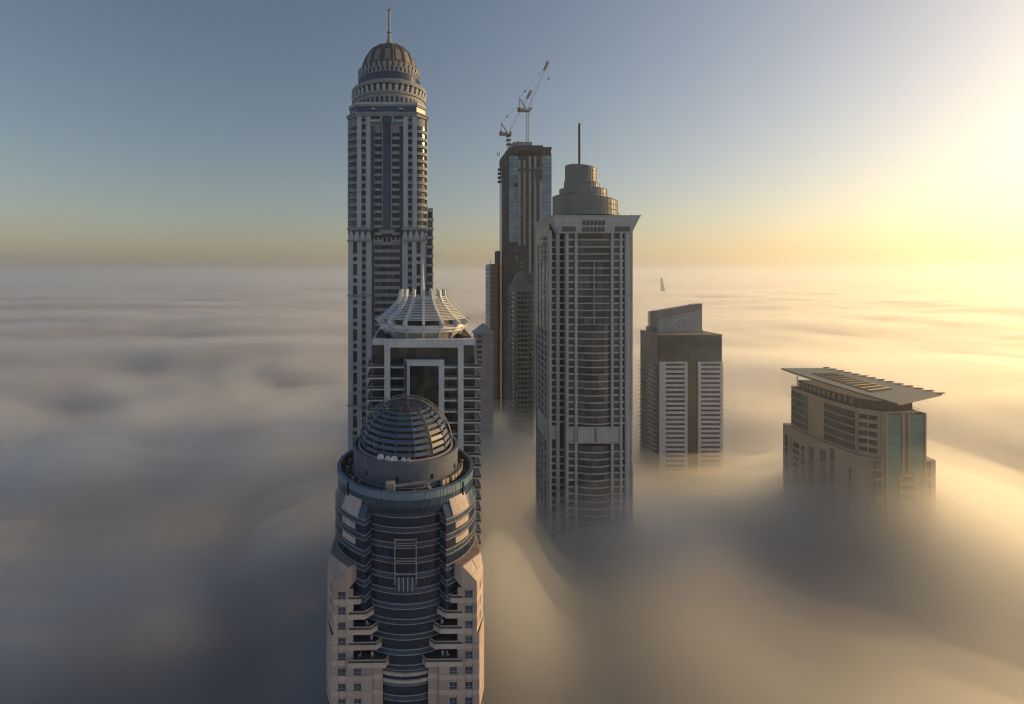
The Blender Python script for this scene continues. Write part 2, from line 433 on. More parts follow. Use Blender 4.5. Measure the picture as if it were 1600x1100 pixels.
# side shells with sloping tops
for s in (-1, 1):
    def A(a0, a1): return (s*a0, s*a1) if s > 0 else (s*a1, s*a0)
    def cap(name, m, a0, a1, n, lift=0.0):
        b0, b1 = A(a0, a1)
        MB().arc(16.5, shell, b0, b1, 236.1, 236.25+lift, n, 16.5, None, 239.2+lift).obj(name, m, tA)
    cap('glass_slope', A_BLUE, 29, 35, 3); cap('glass_slope', A_BLUE, 54, 78, 8)
    for q in range(3):                                                     # white sloping panels, two rows of three
        for w in range(2):
            b0, b1 = A(35.2 + q*6.2, 35.2 + q*6.2 + 6.05)
            r0 = lambda a, w=w: 16.95 + (shell(a)+0.2-16.95) * (w*0.5 + 0.01)
            r1 = lambda a, w=w: 16.95 + (shell(a)+0.2-16.95) * (w*0.5 + 0.49)
            za, zb = 239.5 - 3.1*w*0.5, 239.5 - 3.1*(w+1)*0.5 + 0.04
            mb = MB(); vs = []
            n = 3
            for i in range(n+1):
                a = b0 + (b1-b0)*i/n; t = R(a)
                for rr, z in ((r0(a), za), (r1(a), zb), (r1(a)-.3, zb-.6), (r0(a)-.3, za-.6)):
                    vs.append((rr*sin(t), -rr*cos(t), z))
            fs = []
            for i in range(n):
                b = 4*i; c = b+4
                fs += [(b,b+1,c+1,c),(b+1,b+2,c+2,c+1),(b+3,b,c,c+3)]
            fs += [(0,3,2,1),(4*n,4*n+1,4*n+2,4*n+3)]
            mb.add(vs, fs).obj('slope_panel', PALE, tA)
    for k in range(6):
        z = 236.0 - FP*k
        b0, b1 = A(29, 100)
        facet_ring('spandrel', A_BLUE, shell, b0, b1, 30, z-1.08, z-0.07, 0.04, 2.4)
        facet_ring('glass_band', A_DARK, lambda a: shell(a)-0.03, b0, b1, 30, z-FP+0.07, z-1.22, 0.04, 2.4)
        MB().arc(15.4, lambda a: shell(a)+0.08, b0, b1, z-0.06, z+0.06, 30).obj('floor_line', TRIM, tA, True)
        MB().arc(15.4, lambda a: shell(a)+0.08, b0, b1, z-1.21, z-1.09, 30).obj('floor_line', TRIM, tA, True)
        if k < 2:
            c0, c1 = A(37.5, 53)
            for q in range(3):
                d0 = c0 + (c1-c0)*(q+0.01)/3; d1 = c0 + (c1-c0)*(q+0.99)/3
                MB().arc(lambda a: shell(a)-.2, lambda a: shell(a)+0.16, d0, d1, z-2.75, z-1.4, 3).obj('facing_panel', PALE, tA)
# stone wings
for s in (-1, 1):
    def P(*pts): return [(s*x, y) for x, y in (pts if s > 0 else pts[::-1])]
    FY = -16.0
    # cap of the wing with the cut corner
    foot = [(10.4,-14.3),(12.5,FY),(15.7,FY),(18.0,-10.5),(18.0,7),(15.9,7),(16.0,-7.0)]
    zt = [225.6,225.6,222.2,221.9,221.9,225.6,225.6]
    mb = MB()
    pts = [(10.4,-14.3,225.6),(12.5,FY,225.6),(17.4,-10.7,225.6),(17.4,7,225.6),(15.5,7,225.6),(15.6,-7.4,225.6),   # roof 0-5
           (15.7,FY,222.2),(18.0,-10.5,221.9),(18.0,7,221.9),                                                    # lip 6-8
           (10.4,-14.3,222.6),(12.5,FY,220.9),(15.7,FY,220.9),(18.0,-10.5,220.9),(18.0,7,220.9),(15.5,7,220.9),(15.6,-7.4,220.9)]  # bottom 9-15
    fs = [(0,1,2,3,4,5),(0,9,10,1),(1,10,11,6),(6,11,12,7),(7,12,13,8),(1,6,7,2),(2,7,8,3),(3,8,13,14,4),(4,14,15,5),(5,15,9,0),(9,15,14,13,12,11,10)]
    if s < 0: fs = [f[::-1] for f in fs]
    mb.add([(s*x, y, z) for x, y, z in pts], fs).obj('wing_cap', PINK, tA)
    MB().prism(P((10.6,-14.1),(12.5,-15.8),(17.1,-10.7),(17.1,6.8),(15.7,6.8),(15.8,-7.3)), 225.603, 225.66).obj('cap_roof', CAPR, tA)
    # panels laid on the sloping corner: two courses, the upper split by a dark slot
    a, b, c, d = [Vector((s*x, y, z)) for x, y, z in ((12.5,FY,225.6),(17.4,-10.7,225.6),(18.0,-10.5,221.9),(15.7,FY,222.2))]
    nrm = (b-a).cross(d-a).normalized(); nrm = nrm if nrm.z > 0 else -nrm
    def Q(u, v): return a*(1-u)*(1-v) + b*u*(1-v) + c*u*v + d*(1-u)*v + nrm*0.06
    for (u0,u1,v0,v1) in ((0.01,0.47,0.01,0.62),(0.5,0.99,0.01,0.62),(0.01,0.99,0.64,0.99)):
        q = [Q(u0,v0),Q(u1,v0),Q(u1,v1),Q(u0,v1)]
        if s > 0: q = q[::-1]
        MB().quadbar(*q, -0.05 if False else 0.05).obj('slope_panel', PALE, tA)
    q = [Q(.472,.04)-nrm*.03,Q(.498,.04)-nrm*.03,Q(.498,.6)-nrm*.03,Q(.472,.6)-nrm*.03]
    MB().quadbar(*(q[::-1] if s > 0 else q), 0.02).obj('slot', BLACK, tA)
    # wing body, and its cladding panel by panel
    MB().prism(P((11.5,-15.85),(15.62,-15.85),(17.85,-10.45),(17.85,6.9),(14.0,8),(11.5,-11)), 190, 220.9).obj('wing_body', DECK, tA)
    MB().prism(P((16.2,-6),(17.9,-10),(17.9,7),(16.2,7)), 190.2, 220.8).obj('wing_side', PINK, tA)
    for k in range(8):
        zw = 219.55 - FP*k
        zt_, zm, zb = zw + 1.42, zw - 0.81, zw - 1.94
        wide = k >= 3
        xo = 15.7 + (0.55 if wide else 0.0)
        yo = FY
        cols = [(11.45,13.08),(13.14,14.76),(14.82,xo)]
        for ci, (x0, x1) in enumerate(cols):
            lo = zm if ci != 1 else zw + 0.83
            pbox('stone_panel', tA, PINK, *sorted((s*x0, s*x1)), yo, yo+0.15, lo, zt_)
            pbox('band_panel', tA, PALE, *sorted((s*x0, s*x1)), yo-0.08, yo+0.15, zb, zm-0.03)
        # the canted outer side
        p0, p1 = (xo+0.02, FY), (18.0 + (0.2 if wide else 0), -10.5)
        for (t0, t1) in ((0, .33), (.336, .663), (.67, 1)):
            qa, qb = lerp(p0, p1, t0), lerp(p0, p1, t1)
            qa, qb = (qa, qb) if s > 0 else ((-qb[0], qb[1]), (-qa[0], qa[1]))
            wbox('stone_panel', tA, PINK, qa, qb, 0.15, zm, zt_)
            wbox('band_panel', tA, PALE, qa, qb, 0.15, zb, zm-0.03)
        if k < 3:
            n_ = Vector((p1[1]-p0[1], -(p1[0]-p0[0]), 0)).normalized()
            qa, qb = lerp(p0, p1, .46), lerp(p0, p1, .54)
            qa = (qa[0]+n_.x*.03, qa[1]+n_.y*.03); qb = (qb[0]+n_.x*.03, qb[1]+n_.y*.03)
            qa, qb = (qa, qb) if s > 0 else ((-qb[0], qb[1]), (-qa[0], qa[1]))
            wbox('slit_window', tA, A_DARK, qa, qb, 0.1, zw-0.7, zw+1.1)
        xs = [14.0-0.05] + ([10.5] if k >= 5 else [])
        for xw in xs:
            kk = ('winA',)
            if kk not in CACHE:
                m_ = MB(); m_.box(-.8,.8,-.02,.1,-.8,-.74).box(-.8,.8,-.02,.1,.74,.8).box(-.8,-.74,-.02,.1,-.74,.74).box(.74,.8,-.02,.1,-.74,.74)
                m_.box(-.05,.05,-.02,.1,-.74,.74).box(-.74,-.05,-.02,.1,-.27,-.18).box(.05,.74,-.02,.1,-.27,-.18)
                CACHE[kk] = m_.mesh('window', RAILM)
                CACHE[('paneA',)] = MB().box(-.345,.345,0,.04,-.46,.46).mesh('pane', P_BLUE)
                CACHE[('paneAs',)] = MB().box(-.345,.345,0,.04,-.235,.235).mesh('pane', P_BLUE)
            w = put('window', CACHE[kk], tA, (s*xw, FY+0.06, zw))
            for dx in (-.395, .395):
                put('pane', CACHE[('paneA',)], w, (dx, 0.02, .28)); put('pane', CACHE[('paneAs',)], w, (dx, 0.02, -.505))
        if k >= 5:                                                          # lower storeys: the wall runs further in
            pbox('stone_panel', tA, PINK, *sorted((s*7.3, s*9.68)), yo, yo+0.15, zm, zt_)
            pbox('stone_panel', tA, PINK, *sorted((s*9.7, s*11.3)), yo, yo+0.15, zw+.83, zt_)
            pbox('stone_panel', tA, PINK, *sorted((s*11.32, s*11.43)), yo, yo+0.15, zm, zt_)
            pbox('band_panel', tA, PALE, *sorted((s*7.3, s*11.43)), yo-0.08, yo+0.15, zb, zm-0.03)
            pbox('recess_panel', tA, TAN if False else PINK, *sorted((s*5.0, s*7.28)), yo+0.35, yo+0.6, zm, zt_)
            pbox('recess_panel', tA, PALE, *sorted((s*5.0, s*7.28)), yo+0.3, yo+0.6, zb, zm-0.03)
    # zigzag glass in the recess
    zz = [(7.2,-13.95),(8.6,-12.8),(9.9,-13.9),(11.5,-12.6)]
    for k in range(8):
        z = 237.5 - FP*(k+3)
        for p0, p1 in zip(zz, zz[1:]):
            qa, qb = (p0, p1) if s > 0 else ((-p1[0], p1[1]), (-p0[0], p0[1]))
            wbox('recess_glass', tA, A_DARK, qa, qb, 0.3, z-FP+0.1, z-0.06)
            qa2, qb2 = (qa[0], qa[1]-0.06), (qb[0], qb[1]-0.06)
            wbox('floor_line', tA, TRIM, qa2, qb2, 0.3, z-0.06, z+0.06)
            wbox('floor_line', tA, TRIM, qa2, qb2, 0.3, z-1.21, z-1.09)
    # balconies growing wider downwards
    for k, (xf, xt) in enumerate(((10.1,7.9),(8.9,7.0),(7.7,6.2),(6.5,5.3),(4.4,3.7))):
        zw = 219.55 - FP*k; zb, zm = zw-1.94, zw-0.84
        yt = -math.sqrt((RC+0.12)**2 - xt*xt); yf = FY-0.05 if k < 4 else FY-0.75
        poly = P((11.45,-13.6),(xt,yt+1.0),(xt,yt),(xf,yf),(11.45,yf))
        poly = poly if s > 0 else poly
        MB().prism(poly if s > 0 else poly, zb+0.75, zb+0.95).obj('balcony_floor', DECK, tA)
        pts = [(12.4, yf-0.02), (xf, yf), (xt, yt)]
        for p0, p1 in zip(pts, pts[1:]):
            qa, qb = ((p1, p0) if s > 0 else ((-p0[0], p0[1]), (-p1[0], p1[1])))
            wbox('balcony_front', tA, PALE, qa, qb, 0.22, zb, zm)
            wbox('balustrade', tA, RAILG, qa, qb, 0.05, zm+0.02, zm+0.52)
            wbox('handrail', tA, PALE, (qa[0], qa[1]-.03), (qb[0], qb[1]-.03), 0.14, zm+0.53, zm+0.68)
        # thin uprights of the railing
# stone bands across the round body low down
for zc_ in (202.0, 200.4):
    for q in range(6):
        MB().arc(15.4, RC+0.25, -18+q*6+0.05, -18+q*6+5.95, zc_-0.42, zc_+0.3, 4).obj('band_panel', PALE, tA)
# ladder frame on the front
for x in (-2.35, 2.35): pbox('frame_bar', tA, TRIM, x-.09, x+.09, -16.2, -15.5, 221.8, 231.7)
pbox('frame_bar', tA, TRIM, -2.26, 2.26, -16.15, -15.5, 231.55, 231.7)
for z in (230.3, 226.9, 224.0): pbox('frame_bar', tA, TRIM, -2.26, 2.26, -16.05, -15.5, z-.05, z+.05)
pbox('sign_board', tA, A_BLUE, -2.2, 2.2, -16.02, -15.6, 220.7, 223.5)
for x in (-1.45,-.48,.5,1.5): pbox('frame_bar', tA, TRIM, x-.12, x+.12, -16.3, -16.03, 220.5, 223.4)
# drum
MB().lathe([(13.1,238.5),(13.1,246.2)], 96).obj('drum', A_DRUM, tA, True)
MB().ring(12.6, 13.28, 246.15, 247.5, 96).obj('drum_lip', A_DRUM, tA, True)
MB().ring(11.5, 11.95, 246.2, 247.35, 96).obj('dome_curb', PALE, tA, True)
pbox('lamp', tA, DARKM, 0.6, 1.0, -13.4, -13.05, 242.6, 243.3)
# dome
DZ, DR = 247.0, 11.25
NR = 15
OFF = 12.0 - 1.4                                # rib angle offset
ph = [4 + 7.3*i for i in range(9)]
for i in range(NR):
    a = OFF + 24*i
    pts = [((DR+.05)*cos(R(p))*sin(R(a)), -(DR+.05)*cos(R(p))*cos(R(a)), DZ + (DR+.05)*sin(R(p))) for p in range(0, 91, 6)]
    MB().path(pts, 0.07, 5).obj('dome_rib', A_PANEL, tA)
    for j in range(8):
        # louvre: lower edge further out, leaving a dark gap above the next one
        p0, p1 = ph[j], ph[j] + 4.3
        def D3(rr, p, aa): return (rr*cos(R(p))*sin(R(aa)), -rr*cos(R(p))*cos(R(aa)), DZ + rr*sin(R(p)))
        b0, b1 = a+0.7, a+23.3
        MB().quadbar(D3(DR, p0, b0), D3(DR, p0, b1), D3(DR-.12, p1, b1), D3(DR-.12, p1, b0), 0.12).obj('louvre', A_PANEL, tA)
for p in (62.5, 66, 70, 74, 78.5, 83):
    n = 45
    pts = [((DR)*cos(R(p))*sin(2*pi*i/n), -(DR)*cos(R(p))*cos(2*pi*i/n), DZ + DR*sin(R(p))) for i in range(n+1)]
    MB().path(pts, 0.055, 4).obj('dome_hoop', A_PANEL, tA)
mb = MB()
for i in range(45):
    a = R(OFF + 8*i)
    pts = [((DR-.1)*cos(R(p))*sin(a), -(DR-.1)*cos(R(p))*cos(a), DZ + (DR-.1)*sin(R(p))) for p in (61, 70, 80, 86)]
    mb.path(pts, 0.04, 3)
mb.obj('dome_lattice', DARKM, tA, kind='stuff')
MB().lathe([(9.0,246.3),(9.0,250.5),(7.5,253.5),(4.5,255.4),(0.5,256.0)], 40).obj('plant_room', DECK, tA, True)
for i in range(20):
    a = R(18*i + 5)
    pbox('post', tA, CAPR, 10.0*sin(a)-.15, 10.0*sin(a)+.15, -10.0*cos(a)-.15, -10.0*cos(a)+.15, 246.3, 250.5)
for yy, rr in ((-0.9, 11.75), (0.9, 11.9)):
    pts = [(rr*cos(R(t)), yy, DZ + rr*sin(R(t))*1.02) for t in range(-2, 183, 5)]
    MB().path(pts, 0.12, 5).obj('gantry_rail', G_TRIM, tA)
mb = MB()
for t in range(6, 180, 12):
    mb.tube((11.75*cos(R(t)), -.9, DZ+11.75*sin(R(t))*1.02), (11.9*cos(R(t+5)), .9, DZ+11.9*sin(R(t+5))*1.02), 0.06, 4)
mb.obj('gantry_brace', RAILM, tA)
MB().ring(0.3, 0.9, 258.2, 258.9, 12).obj('dome_boss', DARKM, tA)

def onA(th, r, z):                              # a point on the round tower, in world coordinates
    t = R(th) ; x, y = r*sin(t), -r*cos(t); c, s_ = cos(R(1.0)), sin(R(1.0))
    return (AX + x*c - y*s_, AY + x*s_ + y*c, z)
mb = MB()
for i in range(60):
    a0 = 2*pi*i/60; a1 = 2*pi*(i+1)/60
    mb.tube((13.35*sin(a0), -13.35*cos(a0), 241.6), (13.35*sin(a1), -13.35*cos(a1), 241.6), .09, 4)
    mb.tube((16.15*sin(a0), -16.15*cos(a0), 241.9), (16.15*sin(a1), -16.15*cos(a1), 241.9), .05, 4)
mb.obj('service_pipe', RAILM, tA)
for i, th in enumerate((-66, -58, -47, 8, 22, 96, 112, -84, -100)):
    t0 = R(th); x, y = 14.6*sin(t0), -14.6*cos(t0)
    MB().tube((x, y, 240.5), (x, y, 241.5 + .25*(i % 3)), .28, 8).tube((x, y, 241.5 + .25*(i % 3)), (x, y, 241.7 + .25*(i % 3)), .42, 8).obj('vent', RAILM if i % 2 else CAPR, tA)
for k_ in range(10):
    th = R(-80 + 36*k_); pbox('drum_hatch' if k_ % 3 == 0 else 'drum_louvre', tA, DARKM, 13.0*sin(th)-.3, 13.0*sin(th)+.3, -13.0*cos(th)-.3, -13.0*cos(th)+.3, 243.2, 244.2)
# satellite dishes on the drum
def dish(th, r, size, tilt, yaw, label):
    t = thing('satellite_dish', label, 'satellite dish', onA(th, r, 246.2), R(th + yaw), 'satellite dishes round the foot of the dome')
    zc_ = 1.3 + size*0.4
    prof = [(size*q, size*0.55*q*q*0.5) for q in (0.03, .25, .5, .75, 1)]
    mb = MB()
    n = 20; vs = []
    for (rr, z) in prof: vs += [(rr*cos(2*pi*i/n), rr*sin(2*pi*i/n), z) for i in range(n)]
    for (rr, z) in prof: vs += [(rr*cos(2*pi*i/n), rr*sin(2*pi*i/n), z-0.06) for i in range(n)]
    fs = []
    for L, fl in ((0, 0), (5*n, 1)):
        for j in range(4):
            for i in range(n):
                q = (L+j*n+i, L+j*n+(i+1)%n, L+(j+1)*n+(i+1)%n, L+(j+1)*n+i); fs.append(q[::-1] if fl else q)
    for i in range(n): fs.append((4*n+i, 4*n+(i+1)%n, 9*n+(i+1)%n, 9*n+i))
    fs.append(tuple(range(n-1,-1,-1)))
    o = mb.add(vs, fs).obj('reflector', DISH, t, True); o.location = (0, -0.15, zc_); o.rotation_euler = (R(90-tilt), 0, 0)
    MB().tube((0,0.1,0), (0,0.1,zc_), 0.05, 6).obj('mast', RAILM, t)
    e = Vector((0, -0.15, zc_)) + Matrix.Rotation(R(90-tilt), 3, 'X') @ Vector((0, 0, size*0.9))
    MB().tube((0, -.15, zc_-size*.8), e, 0.03, 4).tube(e, e+Vector((0,.12,0)), 0.07, 6).obj('feed_arm', RAILM, t)
dish(-27.5, 12.3, 0.75, 30, 25, 'large plain satellite dish, leftmost of those round the foot of the dome')
dish(-19.0, 12.25, 0.66, 38, -14, 'bright satellite dish, second from the left at the foot of the dome')
dish(-15.4, 12.3, 0.46, 28, 22, 'smallest satellite dish, squeezed between two larger dishes below the dome')
dish(-12.0, 12.4, 0.80, 24, 16, 'largest satellite dish, standing lowest, right of the smallest dish')
dish(-1.6, 12.3, 0.60, 34, -38, 'satellite dish near the middle of the dome foot, turned to the right')
dish(3.9, 12.3, 0.52, 30, -46, 'narrow satellite dish turned aside, rightmost of those below the dome')
# condenser units on the terrace
proto = None
for i, th in enumerate((38.0, 43.0, 51.5, 57.0, 63.5, 69.5, 76.5, 83.5)):
    lab = 'pale air conditioning unit beside the drum, %s of the terrace row' % ('frontmost', 'second from front', 'third from front', 'fourth from front', 'fourth from back', 'third from back', 'second from back', 'rearmost')[i]
    loc = onA(th, 14.0, 240.5)
    if proto is None:
        t = proto = thing('air_conditioner', lab, 'air conditioner', loc, R(th), 'air conditioning units on the terrace')
        MB().box(-.42,.42,-.38,.38,.95,2.2).obj('cabinet', PALE, t)
        MB().lathe([(.3,0),(.3,.05)], 14).obj('fan_grille', DARKM, t).location = (0, 0, 2.2)
        for x in (-.36, .36):
            for y in (-.3, .3): MB().box(x-.05, x+.05, y-.05, y+.05, 0, .95).obj('leg', DARKM, t)
        kids = list(t.children)
    else:
        t = proto.copy(); COL.objects.link(t); t.location = loc; t.rotation_euler = (0, 0, R(th)); t['label'] = lab
        for c in kids:
            d = c.copy(); COL.objects.link(d); d.parent = t
# white chairs left out on the balconies
def chair_at(x, y, z, yaw, label):
    c, s_ = cos(R(1.0)), sin(R(1.0))
    t = thing('balcony_chair', label, 'chair', (AX + x*c - y*s_, AY + x*s_ + y*c, z), R(yaw), 'white chairs on the balconies')
    MB().box(-.27,.27,-.27,.27,.42,.5).obj('seat', DISH, t)
    MB().prism([(-.27,.2),(.27,.2),(.27,.27),(-.27,.27)], .5, 1.0, [(-.25,.3),(.25,.3),(.25,.36),(-.25,.36)]).obj('backrest', DISH, t)
    for lx in (-.22,.22):
        for ly in (-.22,.22): MB().box(lx-.03,lx+.03,ly-.03,ly+.03,0,.42).obj('leg', DISH, t)
ORD = ('top', 'second', 'third', 'fourth', 'lowest')
for (x, k, yaw) in ((8.9,1,30),(8.1,2,-20),(8.3,4,10),(9.4,4,50),(-9.2,0,-40),(-9.0,1,10),(-8.4,2,60),(-7.6,3,-15),(-7.3,4,20),(-10.2,4,-60)):
    side = 'right' if x > 0 else 'left'
    pair = (k == 4)
    inner = ' near the glass' if pair and abs(x) < 9 else (' near the wing' if pair else '')
    chair_at(x, -14.6 if k < 4 else -15.0, 219.55 - FP*k - 1.94 + .95, yaw, 'small white chair on the %s %s balcony of the domed tower%s' % (ORD[k], side, inner))
# roof maintenance crane
t = thing('maintenance_crane', 'grey roof crane with boxy counterweight and long arm, on the terrace before the drum', 'crane', onA(-13.5, 14.9, 240.5), R(-3))
mb = MB(); mb.prism([(-.7,-.9),(.9,-.9),(1.1,-.6),(1.1,.7),(.9,.9),(-.7,.9),(-1.1,.5),(-1.1,-.5)], 1.2, 3.2, [(-.7,-.9),(1.1,-.9),(1.1,-.6),(1.1,.7),(1.1,.9),(-.7,.9),(-.9,.5),(-.9,-.5)])
mb.obj('counterweight', RAILM, t)
MB().box(-.6,.6,-.5,.5,0.15,1.25).obj('carriage', DARKM, t)
for x in (-.5,.5):
    for y in (-.4,.4): MB().box(x-.1,x+.1,y-.1,y+.1,0,.18).obj('wheel', DARKM, t)
MB().quadbar((1.0,-.25,2.0),(8.3,-.2,3.2),(8.3,.2,3.2),(1.0,.25,2.0),-0.5).obj('arm', RAILM, t)
MB().quadbar((8.1,-.15,3.2),(8.6,-.15,4.9),(8.6,.15,4.9),(8.1,.15,3.2),0.15).obj('arm_head', RAILM, t)
mb = MB()
for a, b in (((8.2,0,3.0),(6.6,-.6,.9)),((8.2,0,3.0),(9.4,-.6,.4)),((6.6,-.6,.9),(7.2,-.6,-.1)),((7.2,-.6,-.1),(9.0,-.5,1.9)),((9.4,-.6,.4),(8.3,-.6,1.2)),((8.6,0,3.2),(9.2,-.4,1.8)),((9.2,-.4,1.8),(9.4,-.6,.4))):
    mb.tube(a, b, 0.06, 5)
mb.obj('cradle_frame', RAILM, t).location = (0, 0, 0.2)

# ================================================================== white tower with the slatted crown
BD = 150.0
BX = gx(662, BD)
tB = thing('crown_tower', 'white framed tower with dark glass and a round slatted crown, behind the dome', 'tower', (BX, BD, 0))
def bx(px): return gx(px, BD) - BX
def bz(py): return gz(py, BD)
ZR = bz(529.5)
MB().box(bx(583), bx(741), 0.6, 33, 0, ZR-1.2).obj('core', B_GLASS, tB)
MB().box(bx(584), bx(740), 0.8, 33, ZR-1.19, ZR-0.9).obj('roof_deck', DECK, tB)
# big white portal
t0 = bz(534)
MB().box(bx(600.9), bx(609.8), -1.3, 0.6, 120, t0).obj('portal_post', WHITE, tB)
MB().box(bx(715), bx(723.7), -1.3, 0.6, 120, t0).obj('portal_post', WHITE, tB)
MB().box(bx(609.8)+.003, bx(715)-.003, -1.3, 1.6, bz(542), t0).obj('portal_beam', WHITE, tB)
MB().box(bx(600.9), bx(723.7), -1.28, 1.0, t0+.003, ZR).obj('roof_edge', WHITE, tB)
n = 8
for i in range(n):
    pbox('glass_panel', tB, B_GLASS, bx(610)+ (bx(715)-bx(610))*i/n + .03, bx(610)+(bx(715)-bx(610))*(i+1)/n-.03, 0.3, 0.6, bz(560), bz(542.3))
# small portal
for a, b in ((631.5, 640.2), (685.2, 693.6)): MB().box(bx(a), bx(b), -1.9, 0.4, 150, bz(561)).obj('inner_post', WHITE, tB)
MB().box(bx(640.2)+.003, bx(685.2)-.003, -1.9, 0.4, bz(570), bz(561)).obj('inner_beam', WHITE, tB)
for i in range(4):
    for j in range(9):
        x0 = bx(640.4) + (bx(685)-bx(640.4))*i/4; x1 = bx(640.4) + (bx(685)-bx(640.4))*(i+1)/4
        pbox('glass_panel', tB, B_GLASS, x0+.02, x1-.02, 0.1, 0.4, bz(570.3)-3.49*(j+1)+.03, bz(570.3)-3.49*j-.03)
FPB = 3.49
nfl = 26
for k in range(nfl):
    z = bz(572) - FPB*k
    for a, b in ((610.1, 631.3), (693.8, 714.8)):
        pbox('floor_band', tB, WHITE, bx(a), bx(b), -0.7, 0.5, z-0.55, z+0.0)
        pbox('balustrade', tB, RAILG, bx(a), bx(b), -0.6, -0.56, z+0.02, z+0.9)
        for i in range(3):
            x0 = bx(a) + (bx(b)-bx(a))*i/3; x1 = bx(a) + (bx(b)-bx(a))*(i+1)/3
            pbox('window', tB, B_GLASS, x0+.04, x1-.04, 0.3, 0.58, z+0.03, z+FPB-.58)
    for s, (a, b, c) in ((-1, (574.3, 582, 600.7)), (1, (750.8, 742, 723.9))):
        X0, X1, X2 = bx(a), bx(b), bx(c)
        lo, hi = min(X0, X2), max(X0, X2)
        pbox('balcony_slab', tB, WHITE, lo, hi, -1.0, 12.0, z-0.42, z)
        pbox('balustrade', tB, RAILG, lo, hi, -0.97, -0.93, z+0.02, z+0.8)
        pbox('balustrade', tB, RAILG, min(X0, X0-s*.04), max(X0, X0-s*.04), -0.9, 11.9, z+0.02, z+0.8)
        pbox('handrail', tB, WHITE, lo, hi, -1.0, -0.92, z+0.81, z+.87)
        for i in range(2):
            p0 = X1 + (X2-X1)*i/2; p1 = X1 + (X2-X1)*(i+1)/2
            pbox('window', tB, B_GLASS, min(p0,p1)+.05, max(p0,p1)-.05, 0.35, 0.58, z+.03, z+FPB-.32)
        e0, e1 = sorted((X1, X1 + s*0.08))
        for j in range(3): pbox('window', tB, B_GLASS, e0, e1, 1.0+j*3.6, 4.4+j*3.6, z+.03, z+FPB-.32)
for s, (a, b) in ((-1, (582, 600.7)), (1, (723.9, 742))):
    pbox('corner_parapet', tB, WHITE, min(bx(a),bx(b)), max(bx(a),bx(b)), -0.5, 2.4, bz(539), ZR)
    xo = bx(582) if s < 0 else bx(742)
    MB().box(*sorted((xo, xo - s*0.5)), 2.41, 33, bz(539), ZR).obj('side_parapet', WHITE, tB)
    MB().prism([(xo-s*.51, 4), (xo-s*4.5, 8), (xo-s*4.5, 28), (xo-s*.51, 32)] if s < 0 else [(xo-s*4.5, 8), (xo-s*.51, 4), (xo-s*.51, 32), (xo-s*4.5, 28)], ZR-.88, [ZR-.3, ZR+.6, ZR+.6, ZR-.3] if s < 0 else [ZR+.6, ZR-.3, ZR-.3, ZR+.6]).obj('plant_cover', DECK, tB)
# blue mast in front
t = MB().box(bx(632.2), bx(635.6), -2.6, -1.92, 180, bz(563)).obj('facade_mast', A_BLUE, tB)
MB().box(bx(633), bx(635), -2.5, -2.0, bz(563), bz(561)).obj('lamp', REDL, tB)
# crown
CY = 16.0
cr = bpy.data.objects.new('crown', None); COL.objects.link(cr); cr.parent = tB; cr.location = (0, CY, 0)
prof_in = [(12.4, 267.0), (14.3, 271.6)]
MB().lathe([(12.1, ZR-1.0), (12.3, 267.0), (13.6, 271.0)], 64).obj('crown_wall', CREAMP, cr, True)
MB().ring(13.5, 14.25, 271.0, 272.2, 64).obj('crown_band', WHITE2, cr, True)
MB().ring(13.3, 15.2, 272.2, 273.3, 64, 13.0, 14.9).obj('crown_band', WHITE2, cr, True)
rp = [(12.6,267.2),(14.6,271.9),(16.8,274.2),(15.6,275.0),(13.4,276.7),(11.2,278.8),(9.5,280.6),(8.6,282.2),(8.3,284.6),(7.5,284.6),(7.7,282.0),(8.6,280.1),(10.4,278.0),(12.6,275.9),(14.4,274.2),(13.6,272.0),(12.0,267.4)]
def slab_profile(pts, w):
    n = len(pts)
    vs = [(-w, -r, z) for r, z in pts] + [(w, -r, z) for r, z in pts]
    fs = [(i, (i+1)%n, n+(i+1)%n, n+i) for i in range(n)]
    # side faces as strips between the outer and inner edges
    for i in range(n//2):
        a, b, c, d = i, i+1, n-2-i, n-1-i
        if len({a,b,c,d}) == 4: fs += [(a, d, c, b), (n+a, n+b, n+c, n+d)]
        elif len({a,b,d}) == 3: fs += [(a, d, b), (n+a, n+b, n+d)]
    return vs, fs
ribm = MB().add(*slab_profile(rp, 0.42)).mesh('rib', WHITE2)
slp = []
outer = [(15.6,275.0),(13.4,276.7),(11.2,278.8),(9.5,280.6),(8.5,282.6)]
Ls = [0]
for a, b in zip(outer, outer[1:]): Ls.append(Ls[-1] + math.dist(a, b))
def onp(t):
    d = t * Ls[-1]
    for i in range(len(outer)-1):
        if d <= Ls[i+1] + 1e-9:
            u = (d - Ls[i]) / (Ls[i+1]-Ls[i]); return lerp(outer[i], outer[i+1], u)
for j in range(15):
    r_, z_ = onp((j+0.2)/15)
    r_ -= 0.45
    h = R(11.25)
    x = (r_*math.tan(h) - 0.40/ cos(h)) ; 
    slp.append(MB().box(-x, x, -r_*1.0, -r_+0.34, z_-0.0, z_+0.28).mesh('slat', WHITE2))
for i in range(16):
    a = 2*pi*i/16
    put('rib', ribm, cr, (0,0,0), (0,0,a))
    for j in range(15): put('slat', slp[j], cr, (0,0,0), (0,0,a+pi/16))
MB().lathe([(9.5,267),(9.5,274),(6.2,279.5),(5.8,281)], 32).obj('plant_room', DARKM, cr, True)
MB().tube((0,2.0,270), (0,2.0,285), 0.75, 8, 0.62).tube((0,2.0,285), (0,2.0,295.6), 0.62, 8, 0.06).obj('spike', WHITE2, cr)

